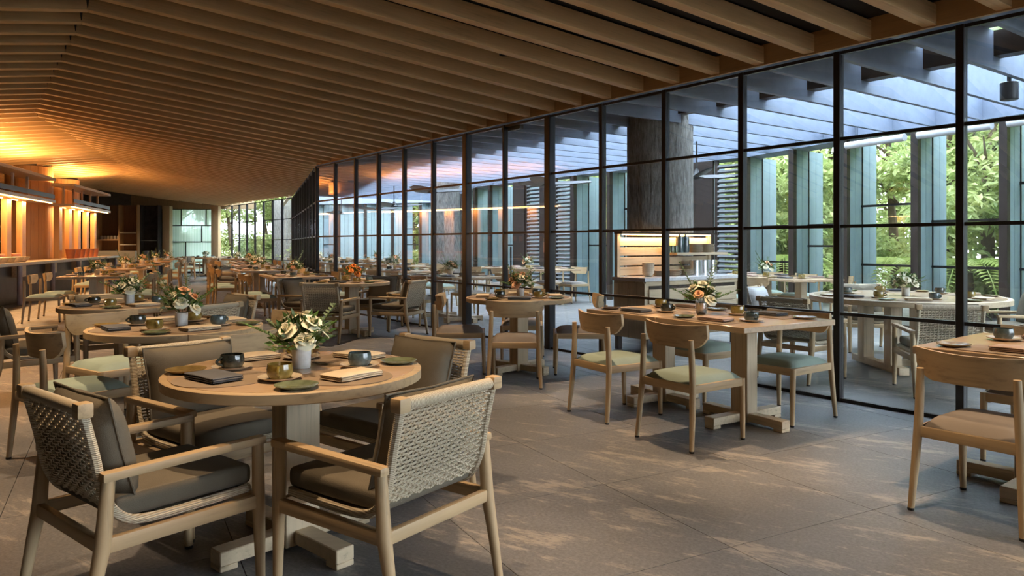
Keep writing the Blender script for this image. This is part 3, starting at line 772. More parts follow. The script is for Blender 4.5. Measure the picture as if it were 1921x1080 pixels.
# round table of armchairs
c1 = (-0.93, 3.18)
round_set(c1, [math.radians(a) for a in (-133, -38, 55, 138)], 'round oak pedestal table ringed by four cushioned armchairs with white roses', 'on the white-rose round table', 'white roses')
chair(ARM, (-0.487, 2.80), (-0.807, 0.59), 'woven-back armchair turned sideways, its front legs by the white-rose table foot, pale rope back')
chair(ARM, (-1.335, 2.745), (0.63, 0.775), 'woven-back armchair at the white-rose table standing clear of other chairs, grey cushion slumped')
chair(ARM, (-1.44, 3.58), (0.785, -0.62), 'armchair with upright taupe cushion between the two round tables, at the white-rose table')
chair(ARM, (-0.626, 3.74), (-0.64, -0.77), 'armchair with taupe cushion at the white-rose table, on the glass wall side')
# second and third round tables
c2 = (-2.20, 4.85)
round_set(c2, [math.radians(a) for a in (-140, -45, 45, 130)], 'round oak pedestal table with four wooden-backed dining chairs and mixed blooms', 'on the mixed-bloom round table', 'mixed blooms')
chair(SIDE_M, (-2.66, 4.50), (0.62, 0.78), 'oak dining chair with mint seat behind the slumped grey cushion armchair')
chair(SIDE_M, (-2.90, 5.38), (0.82, -0.57), 'oak dining chair with mint seat between two round tables, back towards the bar')
chair(SIDE_M, (-1.72, 4.42), (-0.66, 0.75), 'oak dining chair between the white-rose table and the mixed-bloom table')
chair(SIDE_M, (-1.78, 5.42), (-0.7, -0.71), 'oak dining chair at the mixed-bloom table, amber lit back')
c3 = (-3.44, 6.58)
round_set(c3, [math.radians(a) for a in (-135, -40, 50, 140)], 'round oak pedestal table with woven armchairs beside the bar counter', 'on the bar-side round table', 'white roses')
chair(ARM, (-4.06, 6.22), (0.66, 0.75), 'woven-back armchair with its back to the aisle at the bar-side round table')
chair(ARM, (-3.92, 7.18), (0.7, -0.71), 'armchair with wide taupe cushion at the bar-side round table, before the bar tables')
chair(ARM, (-2.78, 6.34), (-0.9, 0.4), 'woven-back armchair at the bar-side round table, back towards the mixed-bloom table')
chair(ARM, (-2.90, 7.15), (-0.7, -0.71), 'armchair at the bar-side round table, half hidden behind mixed-bloom stems')
# round table with orange lilies by the glass
c5 = (-2.28, 10.5)
round_set(c5, [math.radians(a) for a in (-110, -10, 75, 165)], 'round oak table with woven armchairs and orange lilies beside the glass wall', 'on the orange-lily round table', 'orange lilies')
chair(ARM, (-2.42, 9.86), (0.2, 0.98), 'woven armchair showing its full rope back at the orange-lily table')
chair(ARM, (-1.62, 10.4), (-0.93, 0.33), 'woven armchair in profile at the orange-lily table, nearest the glass doors')
chair(ARM, (-2.05, 11.25), (-0.2, -0.98), 'armchair with brown cushion facing out behind the orange-lily table')
chair(ARM, (-2.98, 10.72), (0.93, -0.35), 'armchair with grey cushion at the orange-lily table, beside the long table')
# small round table at the glass doors
c6 = (0.07, 7.48)
round_set(c6, [math.radians(a) for a in (-90, 0, 90, 180)], 'round oak pedestal table with peach roses standing before the glass doors', 'on the peach-rose round table', 'peach roses')
chair(SIDE_T, (0.03, 6.83), (0.03, 1), 'oak dining chair with taupe seat, its curved back hiding the peach-rose table edge')
chair(SIDE_T, (-0.53, 7.50), (1, 0.05), 'oak dining chair with taupe seat in profile between orange-lily and peach-rose tables')
chair(SIDE_T, (0.68, 7.46), (-1, 0.03), 'oak dining chair with taupe seat in profile between peach-rose table and sideboard')
chair(SIDE_T, (0.11, 8.18), (-0.03, -1), 'oak dining chair with taupe seat behind the peach-rose table column')
# double table in front of the sideboard
A7 = math.atan2(1.383, -0.874)
c7 = (1.46, 5.69)
rect_set(c7, A7, 2, ('square oak table of the joined pair, half between the mint chairs by the glass', 'square oak table of the joined pair, the half beside the peach-rose table'), 'on the paired tables before the sideboard', 'ivory blooms')
chair(SIDE_M, (1.20, 4.90), (0.819, 0.574), 'oak dining chair with mint seat at the outer end of the paired tables')
chair(SIDE_M, (0.80, 5.62), (0.86, 0.51), 'oak dining chair with mint seat lit amber, beside the peach-rose table')
chair(SIDE_M, (1.63, 6.22), (-0.84, -0.54), 'mint-seat dining chair on the glass side of the paired tables, by the sideboard')
chair(SIDE_M, (2.04, 5.51), (-0.80, -0.60), 'oak dining chair with mint seat against the glass, facing the paired tables')
# table beside the last panel
A8 = math.atan2(-0.785, 0.62)
rect_set((3.0, 3.56), A8, 2, ('square oak table with a blue-grey cup between two taupe chairs by the glass', 'square oak table joined to the taupe-chair table, further along the glass'), 'on the table with the taupe chairs', None, ('dusty pink', 'dusty pink'))
chair(SIDE_T, (2.30, 3.56), (0.80, 0.60), 'dark-shaded oak dining chair with taupe seat and wide curved back at the taupe-chair table')
chair(SIDE_T, (3.12, 4.36), (-0.80, -0.60), 'oak dining chair with taupe seat between the taupe-chair table and the glass')
# long tables down the middle
AM = math.atan2(0.888, -0.46)
rect_set((-3.75, 12.75), AM, 2, 'square oak table in the pair behind the orange-lily table', 'on the long table behind the lilies', 'mixed blooms')
u, n = V2(-0.46, 0.888), V2(0.888, 0.46)
def flank(c, ang, nn, proto, label, group, sides=(-1, 1), off=0.66, names=('glass side', 'bar side')):
    d = V2(math.cos(ang), math.sin(ang)); nrm = V2(-d.y, d.x)
    for i in range(nn):
        for s in sides:
            p = V2(*c) + d * (i - (nn - 1) / 2) * RL + nrm * s * (off + R.uniform(-.04, .05))
            chair(proto, (p.x, p.y), (-nrm.x * s + R.uniform(-.06, .06), -nrm.y * s), label + ', ' + names[s > 0], group + ', ' + names[s > 0])
flank((-3.75, 12.75), AM, 2, SIDE_M, 'oak dining chair with mint seat at the table behind the lilies', 'chairs at the long table behind the lilies')
rect_set((-5.35, 15.6), AM, 2, 'square oak table in the middle aisle between two long tables', 'on the middle aisle table', 'ivory blooms')
flank((-5.35, 15.6), AM, 2, SIDE_M, 'oak dining chair with mint seat at the middle aisle table', 'chairs at the middle aisle table')
rect_set((-6.55, 18.8), AM, 2, 'square oak table beside the second run of glass', 'on the table by the second glass run', 'white roses')
flank((-6.55, 18.8), AM, 2, ARM, 'woven armchair at the table by the second glass run', 'armchairs by the second glass run', off=0.74)
rect_set((-7.9, 22.2), AM, 2, 'square oak table near the far end of the second glass run', 'on the table near the far glass corner', 'mixed blooms')
flank((-7.9, 22.2), AM, 2, SIDE_T, 'oak dining chair with taupe seat near the far glass corner', 'chairs near the far glass corner')
# row along the bar
AL = math.atan2(0.93, -0.37)
row = [((-7.25, 12.9), 'peach roses', 'first table along the bar'), ((-8.65, 16.5), 'mixed blooms', 'second table along the bar'), ((-10.0, 20.0), 'peach roses', 'third table along the bar'), ((-11.35, 23.5), 'mixed blooms', 'fourth table along the bar'), ((-12.6, 27.0), 'peach roses', 'last table along the bar')]
for c, bq, nm in row:
    rect_set(c, AL, 2, 'square oak table in the pair forming the ' + nm, 'on the ' + nm, bq)
    flank(c, AL, 2, SIDE_M, 'oak dining chair with mint seat at the ' + nm, 'chairs at the ' + nm)
# far round tables before the fluted glass screen
for c, nm in (((-12.3, 29.6), 'fluted glass screen'), ((-9.9, 26.6), 'far corner window')):
    round_set(c, [math.radians(a) for a in (-120, -30, 60, 150)], 'round oak table with dark armchairs before the ' + nm, 'on the round table before the ' + nm, 'white roses')
    for a in (-120, -30, 60, 150):
        e = V2(math.cos(math.radians(a)), math.sin(math.radians(a))); chair(ARM, (c[0] + e.x * 0.72, c[1] + e.y * 0.72), (-e.x, -e.y), 'woven armchair at the round table before the ' + nm, 'armchairs before the ' + nm)
# terrace side, beyond the glass
cv = (4.08, 7.65)
round_set(cv, [math.radians(a) for a in (-160, -110, -55, 10, 70, 125)], 'large round pale oak table on square legs on the terrace, with white roses', 'on the large terrace table', 'white roses', big=True)
chair(ARM, (2.80, 7.12), (0.80, 0.60), 'woven armchair on the terrace with pale rope back, just behind the glass panels')
chair(ARM, (3.70, 6.42), (0.22, 0.97), 'woven armchair showing its full back at the large terrace table')
chair(ARM, (5.25, 7.75), (-0.97, 0.1), 'armchair with taupe cushion at the garden rim of the large terrace table')
ARM_W = make_armchair('light_pillow')
chair(ARM_W, (3.05, 8.50), (0.75, -0.66), 'woven armchair with a white pillow at the large terrace table')
chair(ARM, (4.30, 8.95), (-0.15, -1), 'armchair behind the bouquet at the large terrace table')
chair(ARM, (4.95, 6.55), (-0.6, 0.8), 'woven armchair at the large terrace table next to the indoor taupe-chair table')
AV = math.atan2(-2.5, 0.9)
rect_set((4.25, 12.35), AV, 3, 'square pale oak table in the terrace row along the louvred windows', 'on the terrace row by the louvres', 'mixed blooms')
flank((4.25, 12.35), AV, 3, SIDE_M, 'oak dining chair with mint seat at the terrace row by the louvres', 'chairs at the terrace row by the louvres', sides=(-1, 1), off=0.62, names=('indoor side', 'garden side'))
AV2 = math.atan2(-3.8, 2.9)
rect_set((0.35, 16.5), AV2, 3, 'square pale oak table in the terrace row facing the dark doors', 'on the terrace row facing the dark doors', 'peach roses')
flank((0.35, 16.5), AV2, 3, SIDE_T, 'oak dining chair with taupe seat at the terrace row facing the dark doors', 'chairs at the terrace row facing the dark doors', names=('indoor side', 'garden side'))
AV3 = math.atan2(WD.y, WD.x)
for c, nm, nn in (((-1.05, 12.6), 'terrace row along the glass wall', 2), ((-2.55, 15.6), 'terrace row behind the glass doors', 3), ((-3.0, 19.0), 'terrace row by the slender column', 3), ((-5.2, 21.4), 'terrace row at the far glass', 3), ((-4.6, 25.2), 'terrace row under the fans', 3), ((-7.2, 27.6), 'terrace row at the end wall', 3)):
    rect_set(c, AV3, nn, 'square pale oak table in the ' + nm, 'on the ' + nm, R.choice(['mixed blooms', 'peach roses', 'white roses']), ('cream', 'charcoal'))
    flank(c, AV3, nn, SIDE_M if 'fans' in nm or 'doors' in nm else SIDE_T, 'oak dining chair at the ' + nm, 'chairs at the ' + nm, names=('garden side', 'indoor side'))

# ------------------------------------------------------------------ terrace columns, sideboard, fans, lamp
def stone_column(x, y, r, h, label):
    b = MB(); rr = random.Random(int(x * 100)); n = 72; prof = [(0, 0)]
    vs = []; fs = []; nz = 3
    for k in range(nz):
        for i in range(n):
            q = r * (1 + 0.018 * math.sin(i * 7.3) * math.cos(i * 2.9)); vs.append((q * math.cos(2 * PI * i / n), q * math.sin(2 * PI * i / n), h * k / (nz - 1)))
    for k in range(nz - 1):
        for i in range(n): fs.append((k * n + i, k * n + (i + 1) % n, (k + 1) * n + (i + 1) % n, (k + 1) * n + i))
    fs.append(tuple((nz - 1) * n + i for i in range(n)))
    b.add(vs, fs); o = b.build('round_column', 'bark_concrete', smooth=30); o.location = (x, y, 0); tag(o, label, 'column')
stone_column(2.10, 10.5, 0.46, BT, 'thick round column of bark-textured concrete behind the sideboard')
stone_column(-1.86, 20.6, 0.40, BT, 'pale round bark-textured column beside a ceiling fan on the terrace')
stone_column(-10.6, 34.5, 0.5, BT, 'round concrete column outside the far corner window')

def build_sideboard():
    o = V2(1.56, 8.67); ax = V2(0.81, 0.587); ax = unit(ax); dp = V2(-ax.y, ax.x); rz = math.atan2(ax.y, ax.x)
    root = empty('sideboard', (o.x, o.y, 0), rz); L, D, H = 1.75, 0.54, 0.885
    MB().box((L / 2, D / 2, H - 0.022), (L + 0.02, D + 0.02, 0.044)).build('worktop', 'quartz', root, bevel=0.004, seg=1)
    MB().box((L / 2, D / 2 + 0.01, 0.50), (L - 0.02, D - 0.03, 0.68)).build('carcass', 'paleoak_x', root, bevel=0.003, seg=1)
    for i in range(2): MB().box((0.015, 0.135 + i * 0.27, 0.49), (0.022, 0.255, 0.66)).build('end_panel', 'paleoak_z', root, bevel=0.004, seg=1)
    MB().box((L / 2, 0.02, 0.82), (L - 0.04, 0.03, 0.05)).build('top_rail', 'paleoak_x', root)
    for c in range(2):
        x = 0.06 + (L - 0.1) * (0.25 + 0.5 * c)
        MB().box((x, 0.02, 0.765), (0.76, 0.02, 0.045)).build('gap_shade_strip', 'brown_frame', root)  # solid dark strip, stands in for the shade inside the gap
        for r in range(3): MB().box((x, 0.012, 0.66 - r * 0.185), (0.79, 0.022, 0.172)).build('drawer_front', 'paleoak_x', root, bevel=0.004, seg=1)
    for x in (0.05, L - 0.05):
        for y in (0.05, D - 0.05): MB().box((x, y, 0.08), (0.06, 0.06, 0.16)).build('leg', 'brown_frame', root)
    # hutch
    t = 1.415
    for x in (0.02, 0.86, L - 0.02): MB().box((x, D - 0.06, (t + H) / 2), (0.05, 0.05, t - H)).build('hutch_post', 'paleoak_z', root)
    for k in range(4): MB().box((L / 2, D - 0.055, H + 0.065 + k * 0.122), (L, 0.02, 0.104)).build('back_slat', 'paleoak_x', root, bevel=0.003, seg=1)
    MB().box((L / 2, D - 0.10, t + 0.008), (L + 0.02, 0.14, 0.02)).build('hutch_cap', 'brown_frame', root)
    MB().box((L / 2, D - 0.115, t - 0.012), (L - 0.1, 0.016, 0.012)).build('light_strip', 'led_warm', root)
    MB().box((1.32, D - 0.19, 1.16), (1.0, 0.24, 0.03)).build('shelf', 'paleoak_x', root)
    tag(root, 'pale oak sideboard with slatted lit hutch and quartz top on the terrace', 'sideboard')
    la = bpy.data.lights.new('hutch_glow', 'AREA'); la.shape = 'RECTANGLE'; la.size = L - 0.1; la.size_y = 0.02; la.energy = 4; la.color = (1, 0.55, 0.22)
    lo = bpy.data.objects.new('hutch_glow', la); COL.objects.link(lo); lo.parent = root; lo.location = (L / 2, D - 0.115, t - 0.03); lo.rotation_euler = (0.5, 0, 0)
    def wp(x, y, z): p = o + ax * x + dp * y; return (p.x, p.y, z)
    bowl = MB()
    b1 = Proto(link('bowl', MB().lathe([(0.035, 0), (0.045, 0.004), (0.075, 0.05), (0.078, 0.06), (0.073, 0.058), (0.04, 0.012), (0.001, 0.01)], 24).mesh('bowl', 'cream_ceramic')))
    for k in range(6): b1.place(wp(0.34, 0.27, H + 0.001 + k * 0.022), 0, 'cream bowl in the nested stack on the sideboard top', 'nested bowls on the sideboard', 'bowl')
    pl = Proto(link('dinner_plate', MB().lathe([(0.05, 0), (0.07, 0.003), (0.105, 0.014), (0.107, 0.017), (0.1, 0.016), (0.06, 0.007), (0.001, 0.006)], 28).mesh('dinner_plate', 'cream_ceramic')))
    for sx, nn in ((0.56, 5), (0.79, 5), (1.02, 5)):
        for k in range(nn): pl.place(wp(sx, 0.27, H + 0.001 + k * 0.0135), 0, 'cream plate in a stack on the sideboard worktop', 'plates stacked on the sideboard worktop', 'plate')
    for sx in (1.28, 1.51):
        for k in range(8): pl.place(wp(sx, 0.33, 1.176 + k * 0.0135), 0, 'cream plate stacked on the hutch shelf', 'plates on the hutch shelf', 'plate')
    th = MB(); th.lathe([(0.05, 0), (0.052, 0.01), (0.052, 0.17), (0.048, 0.19), (0.048, 0.205), (0.012, 0.21), (0.012, 0.235), (0.001, 0.236)], 24)
    tp = Proto(link('canister', th.mesh('canister', 'blue_glaze')))
    for sx in (0.98, 1.09): tp.place(wp(sx, 0.33, 1.176), 0, 'grey lidded canister standing on the hutch shelf', 'canisters on the hutch shelf', 'canister')
    mg = Proto(link('tumbler', MB().lathe([(0.028, 0), (0.034, 0.006), (0.036, 0.05), (0.031, 0.09), (0.028, 0.09), (0.033, 0.05), (0.03, 0.01), (0.001, 0.008)], 20).mesh('tumbler', 'sage_glaze')))
    for sx in (0.76, 0.83, 0.90): mg.place(wp(sx, 0.33, 1.176), 0, 'sage green tumbler on the hutch shelf', 'tumblers on the hutch shelf', 'tumbler')
    hb = Proto(link('steel_canister', MB().lathe([(0.072, 0), (0.072, 0.19), (0.068, 0.19), (0.068, 0.01), (0.001, 0.01)], 28).mesh('steel_canister', 'steel')))
    for sx in (1.22, 1.38, 1.54): hb.place(wp(sx, 0.28, H + 0.001), 0, 'shiny steel canister on the sideboard worktop', 'steel canisters on the sideboard', 'canister')
build_sideboard()
def make_fan():
    root = empty('ceiling_fan')
    MB().tube([(0, 0, 0.12), (0, 0, 0.62)], 0.014, 8).build('rod', 'dark_steel', root)
    MB().lathe([(0.10, 0), (0.12, 0.02), (0.05, 0.08), (0.03, 0.16), (0.001, 0.17)], 20).build('motor', 'dark_steel', root)
    for k in range(3):
        a = 2 * PI * k / 3
        def fn(u, v, a=a):
            r = 0.1 + 0.72 * u; ww = (0.05 + 0.07 * math.sin(PI * min(1, 0.2 + u * 0.75))) * (2 * v - 1)
            x, y, z = r, ww, 0.03 + 0.05 * u + 0.28 * ww
            return Vector((x * math.cos(a) - y * math.sin(a), x * math.sin(a) + y * math.cos(a), z))
        b = MB(); b.grid(fn, 10, 4); b.grid(lambda u, v, fn=fn: fn(u, v) + Vector((0, 0, 0.012)), 10, 4); b.build('blade', 'dark_steel', root, smooth=60)
    return Proto(root)
FAN = make_fan()
for x, y, a, nm in ((3.05, 12.2, 0.5, 'dark ceiling fan between the louvres and the thick column'), (0.66, 13.6, 0.15, 'dark ceiling fan over the terrace before the dark doors'), (-1.68, 15.6, 0.1, 'dark ceiling fan crossing the slender pale column'), (-4.25, 23.4, 0.9, 'dark ceiling fan over the far terrace rows'), (-3.45, 21.6, 0.2, 'dark ceiling fan beside the far terrace column'), (-6.2, 26.8, 0.4, 'dark ceiling fan by the terrace end wall')):
    FAN.place((x, y, 2.36), a, nm, None, 'fan')
root = empty('cylinder_lamp', (4.95, 7.35, 2.72)); MB().lathe([(0.075, 0.0), (0.08, 0.005), (0.08, 0.17), (0.075, 0.175)], 28).build('shade', 'dark_steel', root); MB().lathe([(0.06, -0.002), (0.06, 0.004)], 24).build('lens', 'grey_plate', root)
MB().tube([(0, 0, 0.17), (0, 0, 0.24)], 0.02, 8).build('stem', 'dark_steel', root)
tag(root, 'dark cylinder lamp fixed under a steel terrace beam', 'lamp')
root = empty('wall_plaque', (0.82, 18.45, 1.05), math.atan2(-3.8, 2.9)); MB().box((0, 0, 0.19), (0.09, 0.02, 0.38)).build('board', 'dark_walnut', root); MB().box((0, -0.012, 0.15), (0.055, 0.006, 0.25)).build('inset', 'copper', root)
tag(root, 'narrow dark wooden plaque on the teal fin beside the dark doors', 'plaque')

# ------------------------------------------------------------------ bar on the left
BA, BBp = V2(-8.6, 10.2), V2(-13.2, 24.9); BDIR = unit(BBp - BA); BN = V2(-BDIR.y, BDIR.x)  # BN points behind the bar
def bp(s, off, z): p = BA + BDIR * s + BN * off; return Vector((p.x, p.y, z))
BAZ = math.atan2(BDIR.y, BDIR.x)
def build_bar():
    L = (BBp - BA).length; root = empty('bar_counter', BA, BAZ)
    MB().box((L / 2, 0.275, 0.865), (L, 0.55, 0.07)).build('counter_top', 'counter_stone', root, bevel=0.006, seg=1)
    MB().box((L / 2, 0.44, 0.415), (L - 0.1, 0.20, 0.83)).build('counter_front', 'dark_stone', root, smooth=0)
    s = 0.9
    while s < L:
        MB().tube([(s, 0.08, 0), (s, 0.08, 0.83)], 0.05, 12).build('support_post', 'pipe_lilac', root)
        MB().box((s + 0.55, 0.28, 0.70), (0.35, 0.22, 0.25)).build('bracket', 'paleoak_x', root); s += 2.35
    tag(root, 'long bar counter with pale stone top, dark stone front and slim posts', 'counter')
    def canopy(s0, s1, label):
        r = empty('shelf_canopy', BA, BAZ); Lc = s1 - s0; m = (s0 + s1) / 2
        for z, nm in ((2.30, 'lower_shelf'), (2.83, 'upper_shelf')): MB().box((m, 0.27, z), (Lc, 0.54, 0.07)).build(nm, 'counter_stone', r, bevel=0.006, seg=1)
        MB().box((m, 0.03, 2.42), (Lc, 0.012, 0.10)).build('guard_rail', 'dark_steel', r)
        MB().box((m, 0.08, 2.258), (Lc - 0.1, 0.03, 0.012)).build('light_strip', 'led_warm', r)
        MB().box((m - 0.3, 0.46, 2.258), (Lc - 0.8, 0.03, 0.012)).build('light_strip', 'led_warm', r)
        k = s0 + 0.15
        i = 0
        while k < s1 - 0.1:
            MB().box((k, 0.42, 1.585), (0.26, 0.12, 1.36)).build('timber_panel', 'bar_oak', r, bevel=0.004, seg=1)
            MB().box((k, 0.30, 2.57), (0.05, 0.05, 0.46)).build('shelf_post', 'paleoak_z', r); k += 0.95
        tag(r, label, 'shelving')
        la = bpy.data.lights.new('uplight', 'AREA'); la.shape = 'RECTANGLE'; la.size = Lc * 0.9; la.size_y = 0.12; la.energy = 17 * Lc; la.color = (1.0, 0.50, 0.17)
        lo = bpy.data.objects.new('uplight', la); COL.objects.link(lo); lo.parent = r; lo.location = (m, 0.45, 2.90); lo.rotation_euler = (PI, 0, 0)
        la = bpy.data.lights.new('downlight_strip', 'AREA'); la.shape = 'RECTANGLE'; la.size = Lc * 0.9; la.size_y = 0.06; la.energy = 9 * Lc; la.color = (1.0, 0.55, 0.22)
        lo = bpy.data.objects.new('downlight_strip', la); COL.objects.link(lo); lo.parent = r; lo.location = (m, 0.30, 2.24)
    canopy(1.0, 7.9, 'lit overhead bar shelving with timber panels, ending at the big timber-clad column')
    canopy(9.6, 13.9, 'lit overhead bar shelving beyond the big timber-clad column')
    for s, lab in ((10.0, 'thick timber-clad round column rising through the bar counter'), (14.2, 'timber-clad round column at the end of the bar')):
        p = bp(s, 1.15 if s < 11 else 1.5, 0); r = empty('clad_column', p)
        n = 20
        for i in range(n):
            a0, a1 = 2 * PI * i / n + 0.004, 2 * PI * (i + 1) / n - 0.004; r0, r1 = 0.50, 0.54
            q = [(r0 * math.cos(a0), r0 * math.sin(a0)), (r1 * math.cos(a0), r1 * math.sin(a0)), (r1 * math.cos((a0 + a1) / 2) * 1.006, r1 * math.sin((a0 + a1) / 2) * 1.006), (r1 * math.cos(a1), r1 * math.sin(a1)), (r0 * math.cos(a1), r0 * math.sin(a1))]
            MB().prism(q, 0, 3.30).build('timber_stave', 'bar_oak', r, smooth=0)
        MB().lathe([(0.49, 0), (0.49, 3.36)], 28).build('core', 'dark_steel', r); tag(r, lab, 'column')
    # things on the counter
    bw = Proto(link('serving_bowl', MB().lathe([(0.07, 0), (0.10, 0.01), (0.16, 0.10), (0.165, 0.11), (0.155, 0.105), (0.09, 0.02), (0.001, 0.02)], 24).mesh('serving_bowl', 'cream_ceramic')))
    for s in (4.35, 4.75, 5.15, 5.6, 6.0): bw.place(bp(s, 0.17, 0.901), 0, 'pale serving bowl in the line on the bar counter', 'serving bowls on the bar', 'bowl')
    tr = Proto(link('wooden_tray', MB().box((0, 0, 0.09), (0.52, 0.17, 0.18)).mesh('wooden_tray', 'red_ware', bevel=0.03, seg=3)))
    for s in (4.475, 5.425, 6.375): tr.place(bp(s, 0.445, 0.902), BAZ, 'reddish wooden crate on the bar counter behind the bowls', 'crates on the bar', 'crate')
    cp = Proto(link('terracotta_pot', MB().lathe([(0.09, 0), (0.12, 0.22), (0.13, 0.24), (0.115, 0.24), (0.08, 0.02), (0.001, 0.02)], 24).mesh('terracotta_pot', 'terracotta')))
    for k in range(6): cp.place(bp(9.9 + k * 0.52, 0.17, 0.901), 0, 'terracotta pot in the row on the bar counter', 'terracotta pots on the bar', 'pot')
build_bar()
# dark shelf wall behind the bar and the end wall
def build_back_shelves():
    p, q = bp(0, 3.0, 0), bp(15.5, 3.0, 0); L = (q - p).length
    root = empty('back_bar_shelving', p, BAZ)
    MB().box((L / 2, 0.2, 1.5), (L, 0.06, 3.0)).build('back_panel', 'dark_walnut', root, smooth=0)
    for z in (0.9, 1.35, 1.8, 2.25): MB().box((L / 2, 0.0, z), (L, 0.34, 0.04)).build('shelf', 'dark_walnut', root)
    for k in range(9): MB().box((k * L / 8, 0.0, 1.5), (0.06, 0.36, 3.0)).build('divider', 'dark_walnut', root)
    tag(root, 'dark walnut shelving wall seen between the bar panels', 'shelving')
    jar = Proto(link('jar', MB().lathe([(0.05, 0), (0.06, 0.02), (0.06, 0.12), (0.045, 0.15), (0.001, 0.15)], 14).mesh('jar', 'red_ware')))
    for k in range(22):
        if abs((3.2 + k * 0.24 + 0.97) % 1.9375 - 0.97) < 0.14: continue
        jar.place(bp(3.2 + k * 0.24, 2.95, 1.372), 0, 'small reddish jar on the dark back bar shelf', 'jars on the back bar shelf', 'jar')
build_back_shelves()
def build_end_wall():
    Y = 32.2
    root = empty('end_shelving', (-17.25, Y - 1.5, 0))   # warm timber shelving at the far end of the bar
    W = 1.68
    MB().box((W / 2, 0.35, 1.45), (W, 0.06, 2.9)).build('back_panel', 'walnut', root, smooth=0)
    for x in (0, W * 0.55, W): MB().box((x, 0.15, 1.45), (0.05, 0.4, 2.9)).build('divider', 'bar_oak', root)
    for z in (1.25, 1.75): MB().box((W * 0.775, 0.15, z), (W * 0.45, 0.38, 0.05)).build('shelf', 'paleoak_x', root)
    MB().box((W * 0.275, 0.15, 1.45), (W * 0.55, 0.38, 0.05)).build('shelf', 'bar_oak', root)
    MB().box((W / 2, 0.05, 0.5), (W, 0.5, 1.0)).build('base_cabinet', 'paleoak_x', root)
    tag(root, 'warm timber shelving at the far end of the bar', 'shelving')
    cupj = Proto(link('jar', MB().lathe([(0.05, 0), (0.06, 0.02), (0.06, 0.12), (0.045, 0.15), (0.001, 0.15)], 14).mesh('jar', 'cream_ceramic')))
    for k in range(6): cupj.place((-17.12 + k * 0.14, Y - 1.40, 1.476), 0, 'cream jar in the row on the far timber shelf', 'jars on the far timber shelf', 'jar')
    root = empty('black_niche', (-15.52, Y - 1.3, 0))
    MB().box((0.35, 0.3, 1.45), (0.72, 0.05, 2.9)).build('back_panel', 'dark_stone', root, smooth=0)
    for z in (0.62, 1.42): MB().box((0.35, 0.12, z), (0.7, 0.36, 0.04)).build('shelf', 'grey_plate', root)
    for x in (0, 0.7): MB().box((x, 0.12, 1.45), (0.04, 0.36, 2.9)).build('side_panel', 'dark_stone', root)
    tag(root, 'tall black shelf niche beside the far timber post', 'shelving')
    dr = Proto(link('drum_pot', MB().lathe([(0.13, 0), (0.15, 0.02), (0.15, 0.34), (0.14, 0.36), (0.001, 0.36)], 20).mesh('drum_pot', 'grey_plate')))
    for x in (0.19, 0.51): dr.place((-15.52 + x, Y - 1.2, 0.641), 0, 'grey drum pot on the lower shelf of the black niche', 'drum pots in the black niche', 'pot')
    for x, lab in ((-14.60, 'pale timber post between the black niche and the fluted screen'), (-12.55, 'pale timber post between the fluted screen and the far window')):
        o = MB().box((0, 0, 1.44), (0.30, 0.30, 2.88)).build('timber_post', 'post_oak', bevel=0.01); o.location = (x, Y - 0.9, 0); tag(o, lab, 'post')
    tag(MB().box((-18.0, Y + 0.6, 2.1), (6.4, 0.2, 4.2)).build('wall_far', 'plaster'), kind='structure')
    root = struct('window_6'); root.location = (-15.1, Y, 0)
    W = 2.35; rows = [(0.10, 0.62, (0.3, 0.75)), (0.62, 1.14, (0.38,)), (1.14, 1.66, (0.67,)), (1.66, 2.22, (0.3, 0.75)), (2.22, 2.78, (0.42,))]
    rows = [(0.08, 0.66, (0.28, 0.75)), (0.66, 1.37, (0.37,)), (1.37, 2.08, (0.67,)), (2.08, 2.80, (0.29, 0.75))]
    for z0, z1, cuts in rows:
        xs = [0, *cuts, 1]
        for a, b in zip(xs, xs[1:]):
            MB().box(((a + b) / 2 * W, 0, (z0 + z1) / 2), ((b - a) * W - 0.04, 0.02, z1 - z0 - 0.04)).build('fluted_pane', 'fluted_glass', root, smooth=0)
            MB().box((a * W, 0, (z0 + z1) / 2), (0.04, 0.06, z1 - z0)).build('glazing_bar', 'black_metal', root, smooth=0)
        MB().box((W / 2, 0, z1), (W, 0.06, 0.04)).build('glazing_bar', 'black_metal', root, smooth=0)
    MB().box((W / 2, 0, 0.04), (W, 0.08, 0.08)).build('sill', 'black_metal', root)
    MB().box((W, 0, 1.4), (0.04, 0.06, 2.8)).build('glazing_bar', 'black_metal', root)
    MB().box((W / 2, 0, 3.2), (W + 3.0, 0.08, 0.8)).build('head_panel', 'post_oak', root)
build_end_wall()

# ------------------------------------------------------------------ warm downlights tucked between the beams
def roof_z(p):
    # height of the beam underside above plan point p
    best = None; L = [wall1(-10 * PANEL), K1, K2, K3, K4]
    for a, b in zip(L, L[1:]):
        e = b - a; den = (-BD.x) * e.y - (-BD.y) * e.x; r = a - p
        t = (r.x * e.y - r.y * e.x) / den; u = (r.x * (-BD.y) - r.y * (-BD.x)) / den
        if -0.01 <= u <= 1.01: best = t
    if best is None: return 3.1
    return EAVE + (RIDGE - EAVE) * best / RUN if best <= RUN else RIDGE - 0.125 * (best - RUN)
can = empty('downlight'); MB().lathe([(0.046, 0), (0.05, 0), (0.05, 0.14), (0.001, 0.14), (0.001, 0.13), (0.046, 0.13), (0.046, 0)], 20, close=False).build('housing', 'black_metal', can); MB().lathe([(0.034, 0.105), (0.034, 0.112)], 20).build('lens', 'lamp_lens', can)
CAN = Proto(can)
